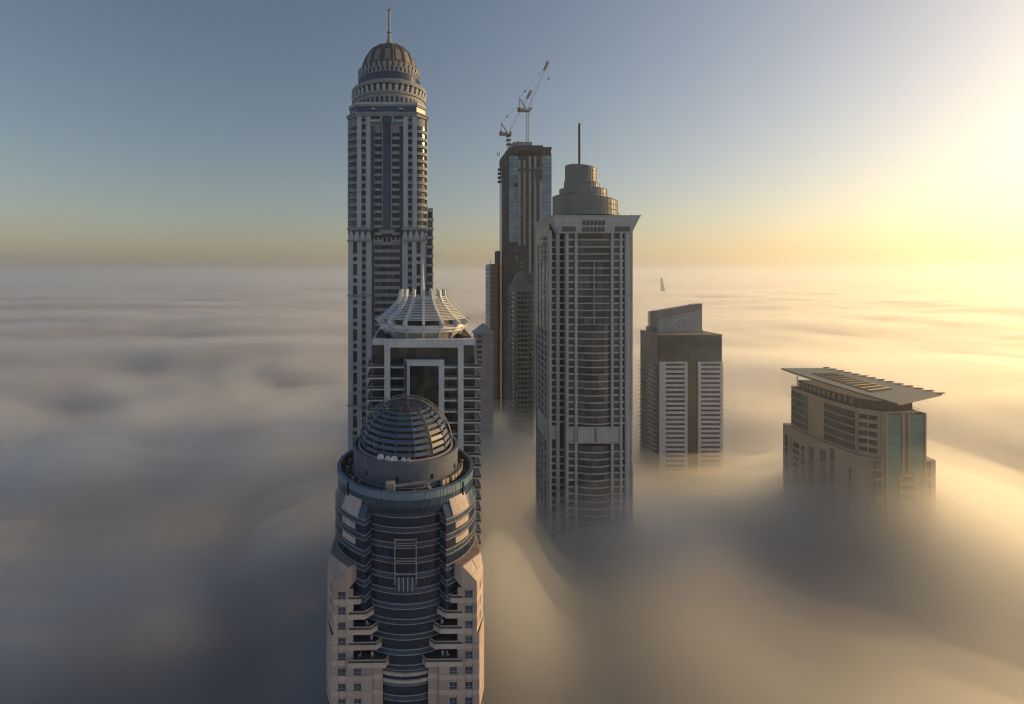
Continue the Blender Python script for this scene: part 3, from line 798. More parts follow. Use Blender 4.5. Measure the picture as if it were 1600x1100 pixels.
# ================================================================== tall domed tower at the back left
PD = 225.0
PXx = gx(608, PD)
tP = thing('spired_tower', 'tallest tower, grey stone with petal rings, ribbed dome and spire', 'tower', (PXx, PD, 0))
PF = 207.0
def qx(px): return gx(px, PF) - gx(608, PF)
def qz(py): return gz(py, PF)
FYP = -(PD - PF)
FPP = 3.22
# upper shaft
zt, zb_ = qz(178), qz(359)
MB().prism([(qx(562.5),FYP+1.2),(qx(653.5),FYP+1.2),(12.8,-11.5),(16.6,-11.2),(16.6,12),(10,17),(-10,17),(-16.6,12),(-16.6,-11.2),(-12.8,-11.5)], 200, zt).obj('shaft', P_STONE, tP)
for s in (-1, 1):
    MB().lathe([(4.6,200),(4.6,zt-0.2)], 32).obj('corner_shaft', P_STONE, tP, True).location = (s*12.4, -11.6, 0)
nP = int((zt - 3 - zb_) / FPP)
for s in (-1, 1):
    for a, b in ((561,568),(575,582.3)):
        x0, x1 = (qx(a), qx(b)) if s < 0 else (-qx(b), -qx(a))
        MB().box(x0, x1, FYP-0.2, FYP+1.3, zb_, zt-1.0).obj('pilaster', P_WHITE, tP)
    x0, x1 = (qx(568)+.01, qx(575)-.01) if s < 0 else (-qx(575)+.01, -qx(568)-.01)
    MB().box(x0, x1, FYP+0.2, FYP+1.3, zt-4.6, zt-1.0).obj('frieze_panel', P_STONE, tP)
    o = MB().tube((0,0,0),(0,-.12,0),0.75,14).obj('medallion', P_DARK, tP); o.location = ((x0+x1)/2, FYP+0.2, zt-2.6)
    X0, X1 = (qx(588.5), qx(600)) if s < 0 else (-qx(600), -qx(588.5))
    for k in range(16):
        z = zt - 4.7 - FPP*(k+1)
        pbox('window', tP, P_DARK, x0+.15, x1-.15, FYP+0.9, FYP+1.19, z+1.25, z+FPP-.1)
        pbox('balcony', tP, P_STONE, x0, x1, FYP+0.0, FYP+1.19, z, z+1.2)
        # curved corner balconies
        a0, a1 = (10, 74) if s > 0 else (-74, -10)
        kk = ('pbal', s)
        if kk not in CACHE:
            CACHE[kk] = MB().arc(4.2, 5.5, a0, a1, 0, 1.3, 10).mesh('corner_balcony', P_STONE)
            CACHE[('pwin', s)] = MB().arc(4.2, 4.72, a0, a1, 0, FPP-1.36, 10).mesh('corner_window', P_DARK)
        put('corner_balcony', CACHE[kk], tP, (s*12.4,-11.6,z)); put('corner_window', CACHE[('pwin', s)], tP, (s*12.4,-11.6,z+1.33))
        if k > 0:
            pbox('balcony', tP, P_STONE, X0, X1, FYP+0.1, FYP+1.2, z, z+1.25)
            for q in range(2):
                u0 = X0 + (X1-X0)*q/2; u1 = X0 + (X1-X0)*(q+1)/2
                pbox('window', tP, P_DARK, u0+.06, u1-.06, FYP+0.95, FYP+1.19, z+1.28, z+FPP-.05)
    # blue glass strips each side of the balconies
    x0, x1 = (qx(582.5), qx(588.3)) if s < 0 else (-qx(588.3), -qx(582.5))
    MB().box(x0, x1, FYP+0.8, FYP+1.25, zb_, zt-5).obj('glass_strip', P_BLUE, tP)
    x0, x1 = (qx(600.1), qx(601.7)) if s < 0 else (-qx(601.7), -qx(600.1))
    MB().box(x0, x1, FYP-0.1, FYP+1.25, zb_, qz(190)).obj('frame_strip', P_STONE, tP)
    # corner edge pilaster
    a0, a1 = (74.5, 95) if s > 0 else (-95, -74.5)
    MB().arc(4.0, 5.6, a0, a1, zb_, zt-1, 4).obj('pilaster', P_WHITE, tP).location = (s*12.4, -11.6, 0)
for k in range(15):
    z0 = zb_ + k*3.2
    pbox('glass_panel', tP, P_BLUE, qx(601.8), qx(614.2), FYP+0.6, FYP+1.2, z0, z0+3.17)
# keyhole arch and pediment
ax, az = 0, qz(187)
MB().add([(2.35*cos(R(t)), FYP-.2, az+2.6*sin(R(t))) for t in range(-30, 211, 15)] + [(2.35*cos(R(t)), FYP+.7, az+2.6*sin(R(t))) for t in range(-30, 211, 15)],
   [tuple(range(17))[::-1], tuple(range(17, 34))] + [(i, (i+1)%17, 17+(i+1)%17, 17+i) for i in range(17)]).obj('arch_glass', P_BLUE, tP)
mb = MB()
for t in range(-30, 210, 15):
    a = [(r_*cos(R(t)), r_*sin(R(t))) for r_ in (2.4, 3.0)]; b = [(r_*cos(R(t+15)), r_*sin(R(t+15))) for r_ in (2.4, 3.0)]
    vs = [(p[0], y, az + p[1]*1.1) for y in (FYP-.5, FYP+.8) for p in (a[0], a[1], b[1], b[0])]
    mb.add(vs, [(0,1,2,3),(7,6,5,4),(0,4,5,1),(1,5,6,2),(2,6,7,3),(3,7,4,0)])
mb.obj('arch_surround', P_WHITE, tP)
for s in (-1, 1):
    p = [(0, qz(174.5)), (s*7.0, qz(179.5)), (s*7.0, qz(181.5)), (0, qz(177))]
    p = p if s < 0 else p[::-1]
    MB().add([(x, FYP-.6, z) for x, z in p] + [(x, FYP+1, z) for x, z in p], [(0,1,2,3),(7,6,5,4),(0,4,5,1),(1,5,6,2),(2,6,7,3),(3,7,4,0)]).obj('pediment', P_WHITE, tP)
    MB().box(*sorted((s*3.2, s*7.0)), FYP-.1, FYP+1.2, qz(190), qz(186.5)).obj('arch_shelf', P_WHITE, tP)
    MB().box(*sorted((s*3.2, s*7.0)), FYP+.4, FYP+1.3, qz(186.2), qz(181)).obj('spandrel_glass', P_BLUE, tP)
    MB().lathe([(1.0, qz(172)), (1.1, qz(170)), (0.5, qz(168.5))], 10).obj('urn', P_WHITE, tP).location = (s*6.0, FYP-.2, 0)
# attic and cornices
oc = lambda a, b, f: [(-a, f), (a, f), (b, f+5.5), (b, 12), (a, 17), (-a, 17), (-b, 12), (-b, f+5.5)]
MB().prism(oc(13.2, 17.8, FYP-.8), zt-1.0, zt).obj('cornice', P_STONE, tP)
MB().prism(oc(13.6, 18.3, FYP-1.2), zt+.003, zt+0.5).obj('cornice', P_STONE, tP)
MB().prism(oc(13.0, 17.0, FYP+.2), zt+.5, qz(166)).obj('attic_glass', P_BLUE, tP)
MB().prism(oc(13.2, 17.2, FYP-.2), qz(166)+.003, qz(163.5)).obj('attic_ledge', P_STONE, tP)
MB().prism(oc(13.4, 17.3, FYP-.4), qz(163.5)+.003, qz(160)).obj('attic_ledge', P_WHITE, tP)
# round crown; heights from the front edge of each ring
def cz(py, r): return gz(py, PD - r)
z1 = cz(158, 17.1); z2 = cz(144, 17.1)
MB().lathe([(17.0, z1-4), (17.0, z2)], 72).obj('crown_drum', P_STONE, tP, True)
for i in range(48):
    a = 2*pi*i/48
    kk = ('pdw',)
    if kk not in CACHE: CACHE[kk] = MB().box(-.45, .45, -17.12, -16.8, -1.3, 1.3).mesh('window', P_DARK)
    put('window', CACHE[kk], tP, (0,0,cz(154.5,17)), (0,0,a))
MB().ring(16.5, 17.5, z2, z2+1.0, 72).obj('crown_band', P_STONE, tP, True)
z3 = cz(141.5, 17.3); z4 = cz(128, 17.5)
MB().lathe([(16.4, z3-.8), (16.4, z4)], 72).obj('crown_drum', P_DARK, tP, True)
def petal(w, h, r0, r1, tip):
    # a pointed leaf leaning outwards
    m_ = MB()
    o = [(-w, r0, 0), (w, r0, 0), (w, r1*0.5+r0*0.5, h*0.7), (0, r1, h), (-w, r1*0.5+r0*0.5, h*0.7)]
    vs = [(x, -r, z) for x, r, z in o] + [(x*0.8, -r+0.9, z) for x, r, z in o]
    return m_.add(vs, [(0,1,2,3,4),(9,8,7,6,5)] + [(i, 5+i, 5+(i+1)%5, (i+1)%5) for i in range(5)])
pm = petal(0.72, z4-z3-.2, 17.1, 17.9, 0).mesh('petal', P_WHITE)
for i in range(40): put('petal', pm, tP, (0,0,z3), (0,0,2*pi*(i+.5)/40))
z5 = cz(120.5, 17.6)
MB().lathe([(17.3, z4), (17.6, z4+.6), (17.6, z5-.6), (16.2, z5+.2)], 72).obj('crown_cornice', P_STONE, tP, True)
z6 = cz(110.5, 14.4)
MB().lathe([(14.3, z5-1), (14.3, z6)], 72).obj('crown_glass', P_BLUE, tP, True)
mb = MB()
for i in range(72):
    a = 2*pi*i/72; mb.tube((14.33*sin(a), -14.33*cos(a), z5), (14.33*sin(a), -14.33*cos(a), z6), 0.07, 4)
mb.obj('mullion', P_DARK, tP)
z7 = cz(102, 14.4)
MB().lathe([(14.5, z6), (14.5, z7)], 72).obj('crown_drum', P_STONE, tP, True)
for i in range(44):
    kk = ('pdw2',)
    if kk not in CACHE: CACHE[kk] = MB().box(-.4, .4, -14.6, -14.3, -.95, .95).mesh('window', P_DARK)
    put('window', CACHE[kk], tP, (0,0,(z6+z7)/2), (0,0,2*pi*i/44))
z8 = cz(93.5, 14.6)
MB().lathe([(13.9, z7), (13.6, z8-.5)], 72).obj('crown_drum', P_DOME, tP, True)
pm = petal(0.8, z8-z7, 14.4, 14.9, 0).mesh('petal', P_STONE)
for i in range(36): put('petal', pm, tP, (0,0,z7), (0,0,2*pi*(i+.5)/36))
# dome
dz0 = z8 - 1.8; dtop = gz(72.5, PD)
H = dtop - dz0
dome = [(13.2*cos(R(t))**0.86 if t < 88 else 1.5, dz0 + H*sin(R(t))) for t in (0, 12, 24, 36, 48, 60, 70, 78, 84)]
MB().lathe(dome + [(1.9, dtop+.1)], 48).obj('dome', P_DOME, tP, True)
for i in range(16):
    a = 2*pi*(i+.5)/16
    pts = [((r_+.1)*sin(a), -(r_+.1)*cos(a), z) for r_, z in dome]
    MB().path(pts, 0.16, 4).obj('dome_rib', P_DOME, tP)
    # light panel on the lower half between the ribs
    b0, b1 = a + R(5.5), a + R(17)
    def dp(i_, b): return ((dome[i_][0]+.12)*sin(b), -(dome[i_][0]+.12)*cos(b), dome[i_][1])
    MB().quadbar(dp(1,b0), dp(1,b1), dp(2,b1), dp(2,b0), 0.1).quadbar(dp(2,b0), dp(2,b1), dp(3,b1), dp(3,b0), 0.1).obj('dome_panel', SCREEN, tP)
sp = [(2.5, dtop), (1.7, gz(69.5, PD)), (1.2, gz(66, PD)), (0.85, gz(60, PD)), (0.6, gz(52, PD))]
MB().lathe(sp, 16).obj('spire_base', P_STONE, tP, True)
zr = gz(50, PD)
MB().lathe([(1.0, zr-.4), (1.05, zr), (0.6, zr+.5)], 16).obj('spire_collar', P_STONE, tP)
MB().lathe([(0.55, zr+.4), (0.55, gz(17, PD))], 12).obj('spire_pole', P_STONE, tP, True)
ztop = gz(17, PD)
MB().lathe([(.3, ztop), (.9, ztop+.3), (.3, ztop+.6)], 10).box(.1,.5,-.2,.2,ztop+.5,ztop+1.4).obj('spire_head', P_STONE, tP)
# belt with lotus arches
zc0, zc1 = qz(375), qz(357)
for z in (zc1, zc0):
    for s in (-1, 1):
        x0, x1 = (qx(546.5), qx(584.5)) if s < 0 else (-qx(584.5), -qx(546.5))
        MB().box(x0, x1, FYP-1.6, 16, z-0.7, z+.1).obj('cornice', P_STONE, tP)
for s in (-1, 1):
    x0, x1 = (qx(548), qx(584)) if s < 0 else (-qx(584), -qx(548))
    MB().box(x0, x1, FYP-.6, 15, zc0+.1, zc1-.7).obj('belt_wall', P_BLUE, tP)
    for i in range(4):
        w = (x1-x0)/4; c = x0 + w*(i+.5)
        h = zc1-zc0-1.0
        o = [(-w*.46, 0), (w*.46, 0), (w*.42, h*.35), (w*.22, h*.72), (0, h), (-w*.22, h*.72), (-w*.42, h*.35)]
        MB().add([(x, 0, z) for x, z in o] + [(x, .5, z) for x, z in o], [tuple(range(7)), tuple(range(13, 6, -1))] + [(i_, 7+i_, 7+(i_+1)%7, (i_+1)%7) for i_ in range(7)]).obj('lotus_arch', P_WHITE, tP).location = (c, FYP-1.15, zc0+.15)
MB().box(qx(584.3), qx(631.7), FYP+.9, FYP+4, zc0-2, zc1+1).obj('belt_recess', P_DARK, tP)
MB().arc(20.5, 22.0, -16, 16, zc1-2.2, zc1-.3, 10).obj('belt_canopy', P_STONE, tP).location = (0, 4.6, 0)
for i in range(7): pbox('post', tP, P_WHITE, -5.9+i*1.9, -5.5+i*1.9, FYP+.3, FYP+.7, zc0-1.5, zc0+1.2)
# lower shaft
zl = 120.0
MB().box(qx(549), qx(667), FYP+.8, 17, 0, zc0-.7).obj('lower_shaft', P_STONE, tP)
for s in (-1, 1):
    X = lambda a, b: (qx(a), qx(b)) if s < 0 else (-qx(b), -qx(a))
    for a, b in ((547.6, 555.4), (561.8, 568.8), (575.4, 584)):
        x0, x1 = X(a, b); MB().box(x0, x1, FYP-.6, FYP+.9, zl, zc0-.7).obj('pilaster', P_WHITE, tP)
    x0, x1 = X(584.2, 588); MB().box(x0, x1, FYP+.55, FYP+.85, zl, zc0-.7).obj('glass_strip', P_BLUE, tP)
    xa = X(555.5, 561.7); xb = X(568.9, 575.3)
    zk = zc0 - 1.0; pat = 0
    while zk > zl + 12:
        hgt = 4.9 if pat % 2 == 0 else 1.8
        pbox('window', tP, P_DARK, xa[0]+.08, xa[1]-.08, FYP+.2, FYP+.78, zk-hgt, zk)
        pbox('spandrel', tP, P_WHITE, xa[0], xa[1], FYP-.3, FYP+.78, zk-hgt-1.4, zk-hgt-.03)
        zk -= hgt + 1.4; pat += 1
    for k in range(46):
        z = zc0 - 1.0 - FPP*(k+1)
        pbox('window', tP, P_DARK, xb[0]+.15, xb[1]-.15, FYP+.4, FYP+.78, z+1.3, z+FPP-.05)
        pbox('balcony', tP, P_STONE, xb[0], xb[1], FYP-.4, FYP+.78, z, z+1.25)
    for zc_ in (qz(461), qz(461)-48):
        x0, x1 = X(546.5, 584.3); MB().box(x0, x1, FYP-.9, FYP+.5, zc_-.6, zc_+.2).obj('cornice', P_STONE, tP)
for k in range(34):
    z = zc0 - 2.2 - FPP*(k+1)
    pbox('floor_band', tP, P_STONE, qx(588.2), qx(628.8), FYP+.1, FYP+.78, z, z+1.35)
    for q in range(4):
        u0 = qx(588.2) + (qx(628.8)-qx(588.2))*q/4; u1 = qx(588.2) + (qx(628.8)-qx(588.2))*(q+1)/4
        pbox('window', tP, P_DARK, u0+.1, u1-.1, FYP+.55, FYP+.78, z+1.38, z+FPP-.03)
# rear bay on the right
rb0, rb1 = gx(664, 238)-PXx, gx(677.5, 238)-PXx
zrt = gz(325, 238)
MB().box(rb0, rb1-.4, 13, 24, 0, zrt).obj('rear_bay', P_STONE, tP)
for k in range(28):
    z = zrt - 1.5 - 4.6*(k+1)
    pbox('balcony', tP, P_WHITE, rb0+.8, rb1, 12.3, 22, z, z+.9)
    pbox('window', tP, P_DARK, rb0+.9, rb1-.9, 12.8, 13.0, z+1.1, z+4.0)

# ================================================================== grid-fronted tower
GD = 222.0
GX = gx(937, GD)
tG = thing('grid_tower', 'pale concrete tower with a grid of window bays, stepped bronze drums and a mast', 'tower', (GX, GD, 0))
def wx_(px): return gx(px, GD) - GX
def wz(py): return gz(py, GD)
FPG = 11.05 * GD / F
ztop = wz(364.5)
zbot = wz(364.5) - FPG*45
MB().box(wx_(886), wx_(984), 1.0, 32, 0, ztop+7).obj('core', G_GLASS, tG)
MB().box(wx_(863), wx_(886)-.01, 5.0, 30, 0, ztop+5).obj('side_core', G_GLASS, tG)
piers = [(860.5,864.6,2.4),(872,877,2.4),(884.3,888.2,-.2),(898,902.2,-.2),(954.6,958.7,-.2),(968.5,972.2,-.2),(977,984,-.2)]
for a, b, y in piers:
    MB().box(wx_(a), wx_(b), y, y+3.0, 60, ztop+1.5).obj('pier', G_WHITE, tG)
# lit column at the right corner
MB().lathe([(0.75, 60), (0.75, ztop+1.5)], 16).obj('corner_column', G_WHITE, tG, True).location = (wx_(988.3), 1.2, 0)
MB().box(wx_(984.2), wx_(986), 0.8, 30, 60, ztop+1.5).obj('side_wall', G_WHITE, tG)
cw0, cw1 = wx_(902.3), wx_(954.5)
MECH0, MECH1 = wz(690), wz(668)
def bow(z, t, depth, name, m, x0=cw0, x1=cw1, y0=0.75):
    kk = ('bow', name, m.name, round(t, 2), round(depth, 2))
    if kk not in CACHE:
        n = 10; w = (x1-x0)/2; out_ = []
        for i in range(n+1):
            u = -1 + 2*i/n; out_.append((u*w, y0 - depth*(1-u*u)))
        poly = out_ + [(w, 1.6), (-w, 1.6)]
        CACHE[kk] = MB().prism(poly, 0, t).mesh(name, m)
    put(name, CACHE[kk], tG, ((x0+x1)/2, 0, z))
for k in range(45):
    z = ztop - FPG*(k+1)
    if MECH0 - 1.5 < z + FPG*.5 < MECH1 + 1.5:
        continue
    top = k < 4; mid = 4 <= k < 13
    dep = 1.0 if top else (0.5 if mid else 2.0)
    bow(z-.02, 0.55, dep, 'floor_band', G_WHITE)
    if top:
        bow(z+.56, 0.55, dep-.1, 'balustrade', RAILG)
        for q in range(4):
            u0 = cw0 + (cw1-cw0)*q/4; u1 = cw0 + (cw1-cw0)*(q+1)/4
            pbox('window', tG, G_GLASS, u0+.12, u1-.12, .75, .98, z+.56, z+FPG-.05)
    elif mid:
        for q in range(5):
            u0 = cw0 + (cw1-cw0)*q/5; u1 = cw0 + (cw1-cw0)*(q+1)/5
            pbox('window', tG, G_GLASS, u0+.08, u1-.08, .55, .98, z+.56, z+FPG-.05)
    else:
        n = 5; w = (cw1-cw0)/2; xm = (cw0+cw1)/2
        for q in range(n):
            u0 = -1 + 2*q/n; u1 = -1 + 2*(q+1)/n
            p0 = (xm+u0*w+.03, .9-(dep-.25)*(1-u0*u0)); p1 = (xm+u1*w-.03, .9-(dep-.25)*(1-u1*u1))
            wbox('window', tG, G_GLASS, p0, p1, 0.08, z+.55, z+FPG-.04)
    for a, b in ((888.3,897.9),(958.8,968.4)):
        pbox('floor_band', tG, G_WHITE, wx_(a), wx_(b), 0.1, 1.2, z-.02, z+.75)
        pbox('window', tG, G_GLASS, wx_(a)+.15, wx_(b)-.15, .75, .98, z+.78, z+FPG-.06)
    pbox('balcony', tG, G_WHITE, wx_(972.3), wx_(976.9), 0.3, 2.4, z-.02, z+.8)
    pbox('floor_band', tG, G_WHITE, wx_(864.7), wx_(871.9), 2.8, 5.2, z-.02, z+.6)
    pbox('window', tG, G_GLASS, wx_(864.7)+.1, wx_(868.2)-.06, 4.6, 4.98, z+.62, z+FPG-.06)
    pbox('window', tG, G_GLASS, wx_(868.2)+.06, wx_(871.9)-.1, 4.6, 4.98, z+.62, z+FPG-.06)
    pbox('balcony', tG, G_WHITE, wx_(877.1), wx_(884.2), 2.6, 5.2, z-.02, z+.55)
for a, b in ((902.3,927),(931,954.5)):
    MB().box(wx_(a), wx_(b), -.9, 1.2, MECH0, MECH1).obj('louvre_panel', G_WHITE, tG)
MB().box(wx_(927)+.01, wx_(931)-.01, -.4, 1.2, MECH0, MECH1).obj('louvre_panel', G_TRIM, tG)
for a, b, y in ((888.3,897.9,.2),(958.8,968.4,.2),(864.7,871.9,3.0)):
    MB().box(wx_(a), wx_(b), y, 1.2+y, MECH0, MECH1).obj('louvre_panel', G_WHITE, tG)
for z in (MECH0-.5, MECH1): MB().box(wx_(888.3), wx_(968.4), -1.1, .7, z, z+.5).obj('mech_ledge', G_WHITE, tG)
pbox('mullion', tG, G_WHITE, wx_(927.6), wx_(929), -.05, .7, ztop-FPG*13, ztop-FPG*4)
# receding left face
lf = [(wx_(860.4), 5.0), (-27.0+1.2, 26.0)]
LX0 = gx(841, GD+26) - GX
pA, pB = (LX0, 26.0), (wx_(860.4), 4.0)
MB().prism([pA, (pB[0], pB[1]), (pB[0]+2, 30), (pA[0]+2, 34)], 0, ztop-1).obj('side_block', G_GLASS, tG)
for t_ in (0.0, 0.32, 0.66, 0.96):
    q0, q1 = lerp(pA, pB, t_), lerp(pA, pB, t_+.045)
    wbox('pier', tG, G_WHITE, (q0[0]-.5, q0[1]-.1), (q1[0]-.5, q1[1]-.1), 1.2, 60, ztop - (1 if t_ > .5 else 4))
for k in range(45):
    z = ztop - FPG*(k+1)
    m_ = MECH0 - 1.5 < z + FPG*.5 < MECH1 + 1.5
    o = wbox('floor_band', tG, G_WHITE, (pA[0]-.35, pA[1]), (pB[0]-.35, pB[1]), 0.6, z, z+(.55 if not m_ else FPG))
    if m_: continue
    for q in range(3):
        t0_, t1_ = .05+q*.32, .05+q*.32+.25
        q0, q1 = lerp(pA, pB, t0_), lerp(pA, pB, t1_)
        wbox('window', tG, G_GLASS, (q0[0]-.1, q0[1]), (q1[0]-.1, q1[1]), 0.2, z+.57, z+FPG-.03)
# upper left balconies and far return
bk0, bk1 = gx(841.5, GD+27)-GX, gx(847, GD+27)-GX
MB().box(bk0, bk1+3, 27, 33, 0, gz(374, GD+27)).obj('rear_block', G_WHITE, tG)
for k in range(36):
    z = gz(378, GD+27) - FPG*(k+1)
    pbox('window', tG, G_GLASS, bk0+.4, bk0+1.5, 26.9, 27.1, z+.6, z+FPG-.4)
for k in range(4):
    z = ztop - FPG*(k+.6)
    pbox('balcony', tG, CREAMP, gx(842, GD+14)-GX, gx(858, GD+14)-GX, 8, 14, z, z+1.2)
# crown block with flared ends
zc0, zc1 = ztop, wz(338.5)
fl = 3.6
x0, x1 = wx_(872), wx_(986.5)
MB().prism([(x0,-.6),(x1,-.6),(x1,31),(x0,31)], zc0, zc1, [(x0-3.4,-1.6),(x1+3.4,-1.6),(x1+3.4,33),(x0-3.4,33)]).obj('crown_block', G_WHITE, tG)
MB().box(x0-3.6, x1+3.7, -1.75, 33.2, zc1+.003, zc1+.5).obj('crown_edge', G_WHITE, tG)
for i in range(6):
    for j in range(2):
        px0 = 908.8 + i*6.05
        y_ = -1.25 if j == 0 else -.85
        pbox('window', tG, G_GLASS, wx_(px0), wx_(px0+4), y_-.35, y_+1.2, wz(352) - j*3.1, wz(352) - j*3.1 + 2.1)
for a, b in ((877.5,898),(960,982)):
    pbox('window', tG, R_GLASS, wx_(a), wx_(b), -1.3, .5, wz(362), wz(354.5))
for i in range(8):
    mb_ = wx_(906)+i*wx_(943-6.05*0)*0
pbox('antenna', tG, DARKM, wx_(969.7), wx_(970.5), 2, 2.3, zc1+.5, zc1+2.2)
pbox('antenna', tG, DARKM, wx_(989.6), wx_(990.6), 2, 2.3, zc1+.5, zc1+1.2)
# stepped drums
DD = GD + 15.0
def drum(pl, pr, yl, yr, yb, nv, nh, name='drum', rows=True):
    c = (gx(pl, DD)+gx(pr, DD))/2 - GX; r = (gx(pr, DD)-gx(pl, DD))/2
    zl_, zr_, zb0 = gz(yl, DD), gz(yr, DD), gz(yb, DD)
    n = 48; mb = MB(); vs = []
    top = lambda a: zl_ + (zr_-zl_)*(0.5+0.5*sin(a))
    for i in range(n):
        a = 2*pi*i/n; vs.append((r*sin(a), -r*cos(a), zb0))
    for i in range(n):
        a = 2*pi*i/n; vs.append((r*sin(a), -r*cos(a), top(a)))
    fs = [(i, (i+1)%n, n+(i+1)%n, n+i) for i in range(n)] + [tuple(range(n, 2*n))]
    o = mb.add(vs, fs).obj(name, G_DRUM, tG, True); o.location = (c, 15, 0)
    mb = MB()
    for i in range(nv):
        a = 2*pi*i/nv; mb.tube((r*1.01*sin(a), -r*1.01*cos(a), zb0), (r*1.01*sin(a), -r*1.01*cos(a), top(a)+.5), 0.10, 4)
    for j in range(nh+1):
        pts = []
        for i in range(49):
            a = 2*pi*i/48; pts.append((r*1.01*sin(a), -r*1.01*cos(a), zb0 + (top(a)-zb0)*j/nh))
        mb.path(pts, 0.10, 4)
    mb.obj('drum_lattice', G_TRIM, tG).location = (c, 15, 0)
drum(865.8, 960.5, 307, 319, 340, 44, 3)
drum(876, 946, 296, 300.5, 322, 40, 3)
drum(883, 935, 284, 291, 303, 34, 2)
drum(884.5, 930.5, 259, 267, 292, 34, 5)
o = MB().lathe([(.62, 280), (.58, gz(193, DD))], 10).obj('mast', DARKM, tG, True); o.location = (gx(905.3, DD)-GX, 15, 0)

# ================================================================== tower under construction with its cranes
CD = 400.0
CX = gx(828, CD)
tC = thing('unfinished_tower', 'unfinished tower with blue glass corners and bare dark concrete top floors under two cranes', 'tower', (CX, CD, 0))
def cx(px): return gx(px, CD) - CX
def cz_(py): return gz(py, CD)
zt = cz_(243)
L0 = gx(781, CD*1.105) - CX
dep = CD*.105
poly = [(cx(795), .5), (cx(862), .5), (cx(862), dep), (L0, dep)]
MB().prism(poly, 0, zt).obj('core', CONC, tC)
FPC = 6.15*CD/F
nC = 60
for k in range(nC):
    z = zt - FPC*(k+1)
    bare = 21 < k < 36
    for a, b, nn in ((795.5,809.5,2),(846.5,862,2)):
        if bare and a < 800: continue
        for q in range(nn):
            u0 = cx(a)+(cx(b)-cx(a))*q/nn; u1 = cx(a)+(cx(b)-cx(a))*(q+1)/nn
            if k in (7, 8) and random.random() < .3: continue
            if random.random() < .03: continue
            pbox('glass_panel', tC, C_GLASS, u0+.04, u1-.04, 0.1, .48, z+.25, z+FPC-.06)
    if 21 < k < 27: pass
    else:
        for px in (813.5, 821.5, 830, 838.5):
            pbox('window', tC, P_DARK, cx(px), cx(px+3.8), .2, .48, z+.7, z+FPC-.4)
    # floor edge on the receding left face
    pbox('floor_edge', tC, CONC, L0+.0, L0+1.2, dep-1.2, dep-.1, z, z+.4)
for px, ptop, pbot in ((809.8,250,720),(817.6,250,720),(826,243.5,720),(834.5,243.5,720),(842.8,262,720)):
    MB().box(cx(px), cx(px+3.4), -.5, .48, 60, cz_(ptop)).obj('pier', CONCL, tC)
MB().box(cx(809.6), cx(846.4), -.75, -.3, cz_(268), cz_(264)).obj('bare_strip', CONC, tC)
MB().box(cx(836), cx(846.4), -.9, -.5, cz_(282), cz_(268.1)).obj('bare_strip', CONC, tC)
MB().box(cx(795.2), cx(824), -1.0, .4, cz_(432), cz_(384)).obj('bare_wall', CONC, tC)
for (px, py) in ((806,391),(805,400),(805,404),(813,410),(813,415)): pbox('opening', tC, CONCL, cx(px), cx(px+4), -1.06, -.9, cz_(py+1.6), cz_(py))
# receding face: glass strip and slabs
wbox('glass_strip', tC, C_GLASS, (L0-.3, dep), lerp((L0-.3, dep), (cx(795)-.3, .5), .28), .4, 100, zt-6)
for k in range(46):
    z = zt - FPC*(k+1)*1.0
    p0, p1 = lerp((L0-.5, dep), (cx(795)-.5, .5), .3), lerp((L0-.5, dep), (cx(795)-.5, .5), .99)
    wbox('floor_edge', tC, CONC, p0, p1, .8, z, z+.6)
# bare top floors
MB().prism([(cx(808)-2.5,-2.2),(cx(846),-2.2),(cx(846),10),(cx(808)-2.5,10)], cz_(241), cz_(228.5), [(cx(807)-2.5,-3.0),(cx(847),-3.0),(cx(847),10),(cx(807)-2.5,10)]).obj('top_floor', CONC, tC)
MB().prism([(L0-.3, dep+1), (cx(794), -.3), (cx(808)-2.6, -.3), (cx(808)-2.6, dep+1)], cz_(243), cz_(231.5)).obj('top_floor', CONC, tC)
rp_ = [(cx(846.1), -.2), (cx(862), -.2), (cx(862), dep), (cx(846.1), dep)]
MB().prism(rp_, cz_(243), cz_(237.5), [(cx(846.1), -.2), (cx(860.5), -.2), (cx(860.5), dep), (cx(846.1), dep)]).obj('top_floor', CONC, tC)
MB().prism([(cx(846.1), -.2), (cx(860.5), -.2), (cx(860.5), dep), (cx(846.1), dep)], cz_(237.49), cz_(230), [(cx(846.1), -.6), (cx(862.3), -.6), (cx(862.3), dep), (cx(846.1), dep)]).obj('top_floor', CONC, tC)
for i in range(6): pbox('opening', tC, BLACK, cx(810+i*6), cx(813.5+i*6), -2.85, -2.2, cz_(240), cz_(236))
MB().prism([(cx(806), 8), (cx(835), 8), (cx(835), 24), (cx(803), 24)], cz_(231), cz_(217.5)).obj('core_box', CONCL, tC)
MB().box(cx(812.5), cx(814), 7.9, 9, cz_(217.5), cz_(216)).obj('core_cap', CONC, tC)
for px in (785, 788): pbox('rebar', tC, DARKM, cx(px), cx(px)+.5, dep*.6, dep*.6+.5, cz_(232), cz_(226))
for k in range(4): pbox('hoist_box', tC, CONC, L0-2.2, L0-.4, dep-4, dep-1, cz_(247+k*7)-2, cz_(247+k*7))
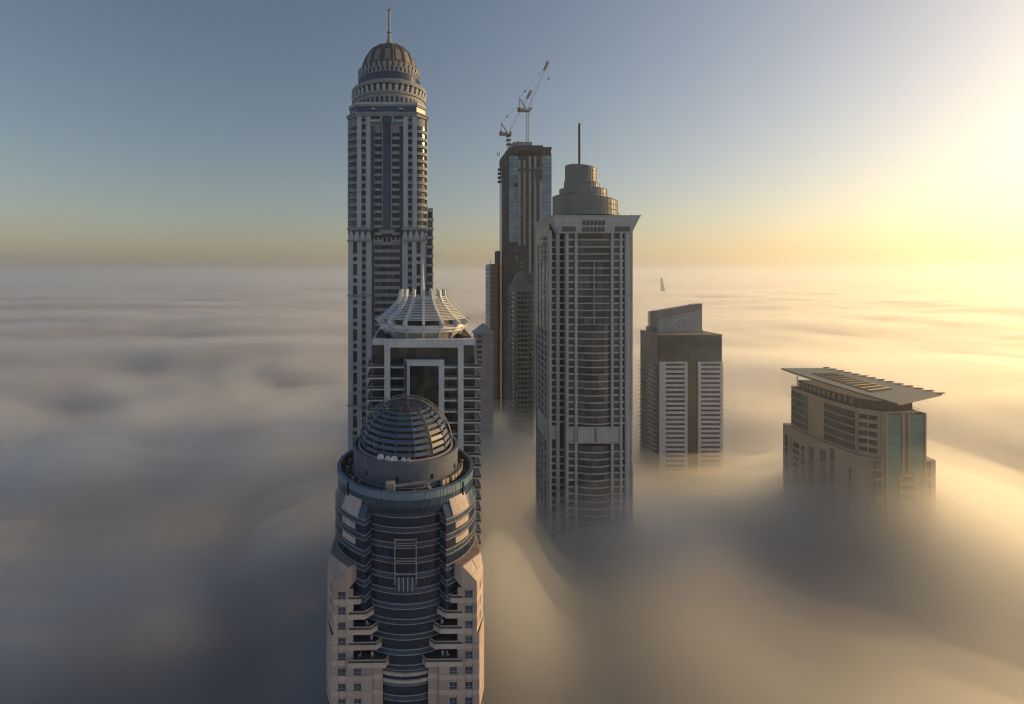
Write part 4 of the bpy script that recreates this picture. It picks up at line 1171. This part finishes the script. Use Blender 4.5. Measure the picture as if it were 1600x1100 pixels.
def crane(mx, ybase, yplat, apex, j0, j1, tail, label, dark, Dc):
    bx_ = gx(mx, Dc)
    t = thing('tower_crane', label, 'crane', (bx_, Dc, gz(ybase, Dc)), 0, 'cranes on the unfinished tower')
    X = lambda px: gx(px, Dc) - bx_
    Z = lambda py: gz(py, Dc) - gz(ybase, Dc)
    h = Z(yplat); w = 1.1
    mb = MB()
    for x in (-w, w):
        for y in (-w, w): mb.tube((x,y,0), (x,y,h), .15, 4)
    n = max(2, int(h/2.6))
    for i in range(n):
        z0, z1 = h*i/n, h*(i+1)/n
        for (a, b) in (((-w,-w),(w,-w)),((w,-w),(w,w)),((w,w),(-w,w)),((-w,w),(-w,-w))):
            q, r_ = (a, b) if i % 2 else (b, a)
            mb.tube((*q, z0), (*r_, z1), .09, 4); mb.tube((*a, z1), (*b, z1), .08, 4)
    mb.obj('mast', CRANEW, t)
    if dark:
        for zz in (h*.3, h*.62, h*.95): MB().box(-2.0,2.0,-2.0,2.0,zz-.3,zz+.3).obj('climbing_collar', CRANED, t)
    MB().box(X(tail), X(mx)+2.2, -1.6, 1.6, h, h+1.0).obj('slewing_deck', CRANE, t)
    MB().box(X(tail), X(tail)+2.2, -1.5, 1.5, h+1.0, h+3.2).obj('counterweight', CRANED, t)
    MB().box(X(tail)+3.2, X(tail)+5.8, -1.2, 1.2, h+1.0, h+2.6).obj('winch', CRANE, t)
    MB().box(X(mx)+.2, X(mx)+2.0, -2.9, -1.6, h+.4, h+2.8).obj('cab', CRANEW, t)
    ap = (X(apex[0]), 0, Z(apex[1]))
    mb = MB()
    for y in (-.9, .9):
        mb.tube((X(mx)-.3, y, h+1), ap, .32, 5); mb.tube((X(tail)+1.0, y, h+1), ap, .14, 4)
    mb.tube((X(tail)+1.3, 0, h+3), (ap[0]+.3, 0, ap[2]), .1, 4)
    mb.obj('a_frame', CRANE, t)
    a = Vector((X(j0[0]), 0, Z(j0[1]))); b = Vector((X(j1[0]), 0, Z(j1[1])))
    d = (b-a).normalized(); nrm = Vector((-d.z, 0, d.x)) if d.x > 0 else Vector((d.z, 0, -d.x))
    def lattice(p, q, n, r1, r2):
        m_ = MB(); c = [nrm*1.0, -nrm*.6 + Vector((0,.9,0)), -nrm*.6 - Vector((0,.9,0))]
        for e in c: m_.tube(p+e, q+e, r1, 4)
        for i in range(n):
            u, v = p.lerp(q, i/n), p.lerp(q, (i+1)/n)
            for x in range(3): m_.tube(u+c[x], v+c[(x+1)%3], r2, 3)
        return m_
    k = a.lerp(b, .80)
    lattice(a, k, 18, .11, .06).obj('jib', CRANEW, t)
    lattice(k, b, 6, .34, .24).obj('jib_head', CRANED, t)
    m_ = MB().tube(ap, a.lerp(b, .93), .09, 3); m_.obj('pendant_cable', DARKM, t)
    MB().tube(b, b - Vector((0, 0, 15)), .05, 3).obj('hoist_cable', DARKM, t)
    MB().box(b.x-.5, b.x+.5, -.4, .4, b.z-16.2, b.z-15).obj('hook_block', CRANED, t)
    p = Vector(ap).lerp(a.lerp(b, .93), .2); MB().box(p.x-.7, p.x+.7, -.4, .4, p.z-.5, p.z+.5).obj('pulley_block', CRANED, t)
    return t, b
crane(824.3, 228.4, 174.5, (811.6, 153), (825.5, 168), (857, 95.5), 809, 'larger crane with a thin mast, standing on the middle of the unfinished tower', False, 410)
crane(794.6, 231.4, 211.5, (783, 191.5), (796, 205), (830.5, 141.5), 780.8, 'smaller crane with a short collared mast, on the left edge of the unfinished tower', True, 412)

# ================================================================== towers half hidden between the big ones
# tan slab
D = 425.0
t = thing('tan_tower', 'slim tan banded tower left of the unfinished tower', 'tower', (gx(769, D), D, 0))
X = lambda px: gx(px, D) - gx(769, D); Z = lambda py: gz(py, D)
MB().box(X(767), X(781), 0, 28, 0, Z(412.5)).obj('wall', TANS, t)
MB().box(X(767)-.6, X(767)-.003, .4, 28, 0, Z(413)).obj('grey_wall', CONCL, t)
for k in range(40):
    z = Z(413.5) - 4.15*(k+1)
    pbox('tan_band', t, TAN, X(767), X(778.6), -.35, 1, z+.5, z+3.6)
    pbox('balcony', t, CONC, X(778.8), X(782), -.6, 1, z, z+1.6)
    pbox('side_window', t, P_DARK, X(767)-.7, X(767)-.5, 4, 9, z+1.0, z+3.5)
    pbox('side_window', t, P_DARK, X(767)-.7, X(767)-.5, 15, 22, z+.5, z+3.2)
MB().tube((X(766.4), 1, Z(413)), (X(766.4), 1, Z(406)), .3, 5).obj('roof_pole', CONCL, t)
MB().box(X(777), X(781), -1, 14, 60, Z(392)).obj('stair_block', CONC, t)
# grey tower with the quarter round top
D = 330.0
t = thing('quarter_round_tower', 'grey balcony tower with a quarter circle gable, in front of the unfinished tower', 'tower', (gx(815, D), D, 0))
X = lambda px: gx(px, D) - gx(815, D); Z = lambda py: gz(py, D)
MB().box(X(806.5), X(835), .6, 26, 0, Z(447)).obj('wall', WORN, t)
pts = [(X(824), Z(447)), (X(824), Z(424))]
n = 10
for i in range(n+1):
    a = R(90*i/n); pts.append((X(824) - (X(824)-X(805.5))*sin(a), Z(447) + (Z(424)-Z(447))*cos(a)**.8 if i < n else Z(447)))
pts = pts[:1] + pts[2:]
m_ = len(pts)
MB().add([(x, 2, z) for x, z in pts] + [(x, 12, z) for x, z in pts], [tuple(range(m_)), tuple(range(2*m_-1, m_-1, -1))] + [(i, m_+i, m_+(i+1)%m_, (i+1)%m_) for i in range(m_)]).obj('gable', WORN, t)
MB().box(X(824)+.01, X(835.5), 1, 20, Z(447), Z(424.5)).obj('head_block', WORN, t)
for k in range(4): pbox('louvre', t, CONC, X(825.5), X(833.5), .8, 1.02, Z(432+k*4), Z(429.5+k*4))
FP3 = 7.4*D/F
for k in range(44):
    z = Z(456) - FP3*(k+1)
    pbox('balcony', t, WORN, X(807.5), X(824), -.6, .7, z, z+1.3)
    pbox('balcony', t, WORN, X(826), X(834), -.6, .7, z+.4, z+1.5)
    pbox('side_balcony', t, WORN, X(806.5)-1.2, X(806.5), 15, 24, z, z+1.1)
    pbox('side_balcony', t, WORN, X(806.5)-1.2, X(806.5), 1.5, 5.5, z+.6, z+1.6)
    for a, b in ((809.5,812.5),(814,819),(820,824),(827.5,831)):
        pbox('window', t, P_DARK, X(a), X(b), .3, .65, z+1.35, z+FP3-.1)
    pbox('side_window', t, P_DARK, X(806.5)-.1, X(806.5)+.1, 7, 13.5, z+.1, z+FP3-.4)
# hipped roof building
D = 330.0
t = thing('hipped_roof_tower', 'small pale tower top with a pitched roof, right of the slatted crown', 'tower', (gx(757, D), D, 0))
X = lambda px: gx(px, D) - gx(757, D); Z = lambda py: gz(py, D)
MB().box(X(743), X(771), 0, 12, 0, Z(521)).obj('wall', CONCL, t)
MB().prism([(X(741), -1), (X(773), -1), (X(773), 13), (X(741), 13)], Z(521)+.003, Z(506), [(X(756.5), 5.5), (X(757.5), 5.5), (X(757.5), 6.5), (X(756.5), 6.5)]).obj('roof', CONCL, t)
MB().box(X(741), X(773), -1, 13, Z(522.5), Z(521)).obj('eave', CONCL, t)
for a, b in ((744.5,746),(748,750),(751,753)): pbox('window', t, P_DARK, X(a), X(b), -.05, .2, Z(527.5), Z(524))
for k in range(5):
    pbox('window', t, P_DARK, X(745.5), X(753), -.05, .2, Z(536+k*8), Z(532+k*8))

# ================================================================== white tower with dark slots
D = 340.0
WX = gx(1078, D)
t = thing('slotted_tower', 'olive glass tower with two white slotted fronts and a slanting roof screen', 'tower', (WX, D, 0))
X = lambda px: gx(px, D) - WX; Z = lambda py: gz(py, D)
zt = Z(524)
dp_ = D*.081
xb = gx(1000.5, D+dp_) - WX
poly = [(X(1029), 0.6), (X(1128.8), 0.6), (X(1128.8), dp_), (xb, dp_)]
MB().prism(poly, 0, zt).obj('core', W_GLASS, t)
for i in range(8):
    for j in range(4):
        u0 = X(1029.5)+(X(1128.5)-X(1029.5))*i/8; u1 = X(1029.5)+(X(1128.5)-X(1029.5))*(i+1)/8
        pbox('glass_panel', t, W_GLASS, u0+.05, u1-.05, .3, .58, zt-.4-4.6*(j+1), zt-.45-4.6*j)
MB().prism([(X(1028.5), 0), (X(1129.3), 0), (X(1129.3), dp_+.5), (xb-.3, dp_+.5)], zt+.003, zt+.6).obj('roof_edge', G_TRIM, t)
MB().prism([(X(1032), 2), (X(1127), 2), (X(1127), dp_-1), (xb+4, dp_-1)], zt+.6, zt+.7).obj('roof_deck', CAPR, t)
FPW = 7.15*D/F
for i in range(6):
    for k in range(30):
        pass
for a, b, sa, sb in ((1030,1073.6,1039.5,1069.5),(1090.5,1128.4,1094.5,1124.5)):
    MB().box(X(a), X(sa)-.0, -.6, .5, 60, Z(565)).obj('front_post', WHITE, t)
    MB().box(X(sb), X(b), -.6, .5, 60, Z(565)).obj('front_post', WHITE, t)
    MB().box(X(sa), X(sb), -.58, .5, Z(568), Z(565)).obj('front_beam', WHITE, t)
    for k in range(30):
        z = Z(568) - FPW*(k+1)
        pbox('front_panel', t, WHITE, X(sa), X(sb), -.55, .5, z, z+FPW*.56)
        pbox('slot_window', t, P_DARK, X(sa), X(sb), .2, .5, z+FPW*.56+.02, z+FPW-.02)
for k in range(26):
    z = Z(570) - FPW*(k+1)
    # slanting balcony fins at the left rear and right
    for (x0, x1, y0, y1) in ((X(1022), X(1030), 2.0, 9.0), (xb-2.0, xb+1.5, dp_-7, dp_-.5)):
        kk = ('fin', round(x1-x0, 2), round(y1-y0, 2))
        if kk not in CACHE:
            a_, b_ = (x1-x0), (y1-y0)
            CACHE[kk] = MB().prism([(0,0),(a_,0),(a_,b_),(0,b_)], [1.5,0,0,1.5], [1.9,.55,.55,1.9]).mesh('balcony', WHITE)
        put('balcony', CACHE[kk], t, (x0, y0, z))
    pbox('balcony', t, WHITE, X(1128.9), X(1133), 1.5, 10, z, z+.9)
# roof screen
s0, s1 = X(1026), X(1097)
yS = 12.0
zs0, zsL, zsR = zt+.7, gz(486, D+yS), gz(474, D+yS)
s0, s1 = gx(1027, D+yS)-WX, gx(1097, D+yS)-WX
MB().prism([(s0, yS), (s1, yS), (s1, yS+12), (s0, yS+12)], zs0, [zsL, zsR, zsR-1, zsL-1]).obj('roof_screen', SCREEN, t)
mb = MB()
x = s0 - 14
while x < s1:
    # diagonal bars clipped to the screen
    p0 = [max(x, s0), 0]; pts_ = []
    for u in np.linspace(0, 1, 40):
        xx = x + 18*u; zz = zs0 + 18*u
        lim = (zsL + (zsR-zsL)*(xx-s0)/(s1-s0)) - .6
        if s0+.4 < xx < s1-.4 and zz < lim - 4.5: pts_.append((xx, yS-.12, zz))
    if len(pts_) > 2: mb.tube(pts_[0], pts_[-1], .42, 4)
    x += 2.3
mb.obj('screen_bar', WHITE, t, kind='stuff')
mb = MB()
for i in range(60):
    xx = random.uniform(s0+1, s1-1); lim = (zsL + (zsR-zsL)*(xx-s0)/(s1-s0))
    zz = lim - random.uniform(.8, 4.6); mb.box(xx-.35, xx+.35, yS-.2, yS+.05, zz-.25, zz+.25)
mb.obj('screen_bracket', CONCL, t, kind='stuff')
MB().box(s0-.3, s1+.3, yS-.3, yS-.02, zs0, zs0+.7).obj('screen_foot', G_TRIM, t)
for px in (1026.8, 1092): MB().box(X(px)*1.03, X(px)*1.03+.6, yS-.25, yS+.2, zs0, gz(486 if px < 1050 else 475, D+yS)).obj('screen_post', G_TRIM, t)
pbox('stair_head', t, SCREEN, gx(1013.5, D+18)-WX, gx(1025, D+18)-WX, 16, 22, zt+.7, gz(511, D+16))
pbox('antenna', t, DARKM, X(1106), X(1106.5), 6, 6.3, zt+.6, zt+3.5)

# ================================================================== ship-shaped building under a flying roof
t = thing('canopy_building', 'sand coloured block with teal front and a flying diamond roof, rightmost above the fog', 'building', (222, 238, 0))
OX, OY = 222.0, 238.0
def V2(x, y): return (x-OX, y-OY)
# outline of the upper storeys, counter-clockwise from the back left
left = []
n = 12
for i in range(n+1):
    u = i/n; y = 264 + (221-264)*u
    left.append(V2(210.0 + (206.2-210.0)*u - 3.2*4*u*(1-u)*.6, y))
ZU0, ZU1 = 206.0, 227.4
outline = left + [V2(212.4, 215.2), V2(229.6, 215.2), V2(233, 230), V2(233, 262)]
MB().prism(outline, ZU0-3, ZU1-1.0).obj('upper_wall', R_STONE, t)
MB().prism([(x*1.012, y*1.012) for x, y in outline], ZU1-1.0+.003, ZU1).obj('parapet', R_STONE, t)
MB().prism([(x*.97, y*.97) for x, y in outline], ZU1+.003, ZU1+.05).obj('roof_deck', DECK, t)
MB().prism([(x*.86, y*.90) for x, y in outline], ZU1+.06, ZU1+4.2).obj('penthouse', DECK, t)
lo = []
for i in range(n+1):
    u = i/n; y = 267 + (219-267)*u
    lo.append(V2(209.0 + (206.0-209.0)*u - 3.2*4*u*(1-u)*.65 - 1.4, y))
lo += [V2(211.0, 213.8), V2(235.2, 213.8), V2(237, 232), V2(237, 266)]
MB().prism(lo, 0, ZU0).obj('lower_wall', R_STONE, t)
# glass storeys on the long curved side
FPR = 3.75
def curve_pt(c, u):
    f = u*n; i = min(int(f), n-1); return lerp(c[i], c[i+1], f-i)
for k in range(5):
    z = ZU1 - 2.0 - FPR*(k+1)
    for (u0, u1, m0) in ((.0,.345,5),(.60,.985,6)):
        for q in range(m0):
            p = curve_pt(left, u0+(u1-u0)*q/m0); p2 = curve_pt(left, u0+(u1-u0)*(q+1)/m0)
            wbox('window', t, R_GLASS, (p[0]-.12, p[1]), (p2[0]-.12, p2[1]), .3, z+.55, z+FPR)
            wbox('floor_band', t, R_STONE, (p[0]-.5, p[1]), (p2[0]-.5, p2[1]), .6, z, z+.53)
    # corner balconies
    p, p2 = left[-1], V2(212.4, 215.2)
    wbox('balcony', t, R_STONE, lerp((p[0]-.5, p[1]-.8), (p2[0]-.5, p2[1]-.8), .08), lerp((p[0]-.5, p[1]-.8), (p2[0]-.5, p2[1]-.8), .80), 1.2, z, z+1.3)
    wbox('window', t, P_DARK, lerp((p[0]-.1, p[1]-.1), (p2[0]-.1, p2[1]-.1), .10), lerp((p[0]-.1, p[1]-.1), (p2[0]-.1, p2[1]-.1), .42), .3, z+1.32, z+FPR-.4)
    wbox('window', t, P_DARK, lerp((p[0]-.1, p[1]-.1), (p2[0]-.1, p2[1]-.1), .48), lerp((p[0]-.1, p[1]-.1), (p2[0]-.1, p2[1]-.1), .80), .3, z+1.32, z+FPR-.4)
    pbox('side_balcony', t, R_STONE, 229.7-OX, 232.6-OX, 215.6-OY, 224-OY, z+.2, z+1.2)
# teal front, strip by strip
fz0 = 180.0
for a, b in ((1379.8,1402.3),(1414,1437)):
    x0, x1 = gx(a, 215)-OX, gx(b, 215)-OX
    j = 0; z = ZU1 - .9
    while z - 1.55 > fz0:
        pbox('glass_panel', t, R_TEAL, x0, x1, 213.2-OY, 213.7-OY, z-1.5, z); z -= 1.55
for a, b in ((1377.8,1379.7),(1402.4,1405),(1411.5,1413.9),(1437.1,1439.2)):
    MB().box(gx(a,215)-OX, gx(b,215)-OX, 212.7-OY, 215.3-OY, 120, ZU1+.1).obj('front_pier', R_STONE, t)
MB().box(gx(1405,215)-OX+.01, gx(1411.5,215)-OX-.01, 213.6-OY, 215.3-OY, 120, ZU1-.4).obj('front_recess', R_STONE, t)
x0, x1 = gx(1396,215)-OX, gx(1420,215)-OX
for k in range(3):
    zz = gz(738, 215) - k*4.0
    MB().box(x0, x1, 211.9-OY, 213.1-OY, zz-3.9, zz).obj('front_bay', R_STONE, t)
    pbox('window', t, P_DARK, x0+.7, x1-.7, 211.8-OY, 212.4-OY, zz-3.0, zz-.6)
# lower windows on the long side
def low(u0, u1, z0, z1, m, name='window', off=.12):
    p, p2 = curve_pt(lo, u0), curve_pt(lo, u1)
    wbox(name, t, m, (p[0]-off, p[1]), (p2[0]-off, p2[1]), .4, z0, z1)
for k in range(9):
    z = ZU0 - 6.5 - 3.7*(k+1)
    for (u0, u1) in ((.20,.245),(.25,.295),(.345,.38)): low(u0, u1, z+.9, z+3.3, P_DARK)
    low(.19, .31, z-.1, z+.8, R_STONE, 'balcony', .5)
    low(.335, .39, z-.1, z+.8, R_STONE, 'balcony', .5)
for (u0, u1, zt_) in ((.045,.10,5.5),(.46,.52,5),(.60,.68,3.5),(.72,.77,1.2),(.92,.95,7)):
    for k in range(5):
        z = ZU0 - zt_ - 7.4*k
        low(u0, u1, z-6.6, z, R_GLASS)
for (u0, u1) in ((.13,.16),(.40,.45)): low(u0, u1, 120, ZU0-6, R_STONE, 'rib', .5)
# front left lower bays and right lower bay
for (a, b) in ((1365,1377),(1441,1454)):
    x0, x1 = gx(a,214)-OX, gx(b,214)-OX
    for k in range(6):
        z = ZU0 - .8 - 4.1*k
        pbox('window', t, P_DARK, x0+.25, x1-.25, 213.55-OY, 213.9-OY, z-3.2, z)
        pbox('floor_band', t, R_STONE, x0, x1, 213.2-OY, 213.9-OY, z-3.95, z-3.25)
# railing round the terrace
mb = MB()
for p, q in zip(outline, outline[1:]):
    a3, b3 = (p[0]*.99, p[1]*.99), (q[0]*.99, q[1]*.99)
    mb.tube((*a3, ZU1+1.1), (*b3, ZU1+1.1), .05, 4)
    for u in (0, .33, .66): mb.tube((*lerp(a3, b3, u), ZU1), (*lerp(a3, b3, u), ZU1+1.1), .04, 4)
mb.obj('railing', DARKM, t)
for i in range(12):
    p = curve_pt([(x*.863, y*.903) for x, y in left], .04 + i*.08)
    MB().box(p[0]-.12, p[0]+.1, p[1]-.7, p[1]+.7, ZU1+.8, ZU1+3.4).obj('louvre', SCREEN, t)
# flying roof
zr_ = 231.9
edge = [V2(226,292)]
for i in range(1, 9):
    u = i/8; edge.append(V2(226 + (216.5-226)*u - 2.2*4*u*(1-u)*.8, 292 + (212-292)*u))
edge += [V2(255.8, 229.7), V2(255, 292.6)]
MB().prism(edge, zr_-.9, zr_, None).obj('canopy', ROOFM, t)
MB().prism([(x*.985, y*.985) for x, y in edge], zr_+.003, zr_+.05).obj('canopy_sheet', ROOFM, t)
# open well in the roof with beams
a0, a1, b0, b1 = V2(226,236), V2(236,240), V2(246,282), V2(234,282)
MB().prism([V2(224,232), V2(240,238), V2(245,276), V2(231,276)], zr_+.06, zr_+.3).obj('roof_well', CONC, t)
for i in range(9):
    u = (i+.5)/9
    p, q = lerp(V2(224,232), V2(231,276), u), lerp(V2(240,238), V2(245,276), u)
    MB().tube((*p, zr_+.5), (*q, zr_+.5), .28, 4).obj('roof_beam', ROOFM, t)
for i in range(14):
    u = i/13
    p = lerp(V2(255.8,229.7), V2(255,292.6), u)
    MB().box(p[0]-2.5, p[0]+1.2, p[1]-.25, p[1]+.25, zr_+.05, zr_+.6).obj('edge_fin', ROOFM, t)
for (x, y) in ((212,258),(211,238),(216,222),(222,218),(229,219),(231,232),(220.5,273)):
    MB().tube((x-OX, y-OY, ZU1-.5 if y < 262 else ZU0), (x-OX, y-OY, zr_-.8), .22, 6).obj('roof_column', R_STONE, t)

# ================================================================== sail-shaped tower far away
D = 3300.0
t = thing('sail_tower', 'tiny grey sail shaped tower tip far off in the fog', 'tower', (gx(1035, D), D, 0))
zt = gz(435, D)
pts = []
for i in range(9):
    u = i/8; pts.append((-4 + 60*(u**1.35), zt - 190*u))
mb = MB()
vs = [(-6.5, -6, zt-190), (-5, -1, zt)] 
front = [(-6, z) for x, z in pts]
m_ = [(x, z) for x, z in pts]
ol = [(-6.5, zt+2)] + m_ + [(-6.5, zt-190)]
k = len(ol)
MB().add([(x, -9, z) for x, z in ol] + [(x, 9, z) for x, z in ol], [tuple(range(k))[::-1], tuple(range(k, 2*k))] + [(i, (i+1)%k, k+(i+1)%k, k+i) for i in range(k)]).obj('sail', CONCL, t)
MB().tube((-5, 0, zt-6), (-5, 0, zt+6), 1.2, 6).obj('mast', CONCL, t)
MB().box(-7.5, -6.4, -11, 11, zt-190, zt-8).obj('spine', G_TRIM, t)
MB().box(-6, 90, -9, 9, 0, zt-190.5).obj('lower_body', CONCL, t)

# ------------------------------------------------------------------ tidy up
# pieces deep under the fog are left out; past 300 of one kind on a thing the smallest in view are joined
bpy.context.view_layer.update()
def screen_size(o):
    M = o.matrix_world
    xs = []; zs = []
    for c in o.bound_box:
        p = M @ Vector(c); d = max(p.y, 1.0)
        xs.append(p.x / d); zs.append((p.z - ZC) / d)
    return (max(xs) - min(xs)) * (max(zs) - min(zs)), max((M @ Vector(c)).z for c in o.bound_box), max(zs)
for root in [o for o in S.objects if o.parent is None and o.type == 'EMPTY']:
    by = {}
    for c in list(root.children):
        if c.type != 'MESH': continue
        a, top, _ = screen_size(c)
        if top < 128 and c.dimensions.z < 10:
            for k in list(c.children): bpy.data.objects.remove(k)
            bpy.data.objects.remove(c); continue
        by.setdefault(c.name.split('.')[0], []).append((a, c))
    for name, lst in by.items():
        if len(lst) <= 300: continue
        lst.sort(key=lambda q: -q[0])
        rest = [c for _, c in lst[299:]]
        inv = root.matrix_world.inverted()
        vs, fs, mi, ms = [], [], [], []
        for c in rest:
            M = inv @ c.matrix_world; b = len(vs)
            vs += [tuple(M @ v.co) for v in c.data.vertices]
            m_ = c.data.materials[0]
            if m_ not in ms: ms.append(m_)
            for p in c.data.polygons: fs.append(tuple(b + i for i in p.vertices)); mi.append(ms.index(m_))
            bpy.data.objects.remove(c)
        me = bpy.data.meshes.new(name); me.from_pydata(vs, [], fs)
        for m_ in ms: me.materials.append(m_)
        me.polygons.foreach_set('material_index', mi); me.update()
        o = bpy.data.objects.new(name, me); COL.objects.link(o); o.parent = root; o['kind'] = 'stuff'
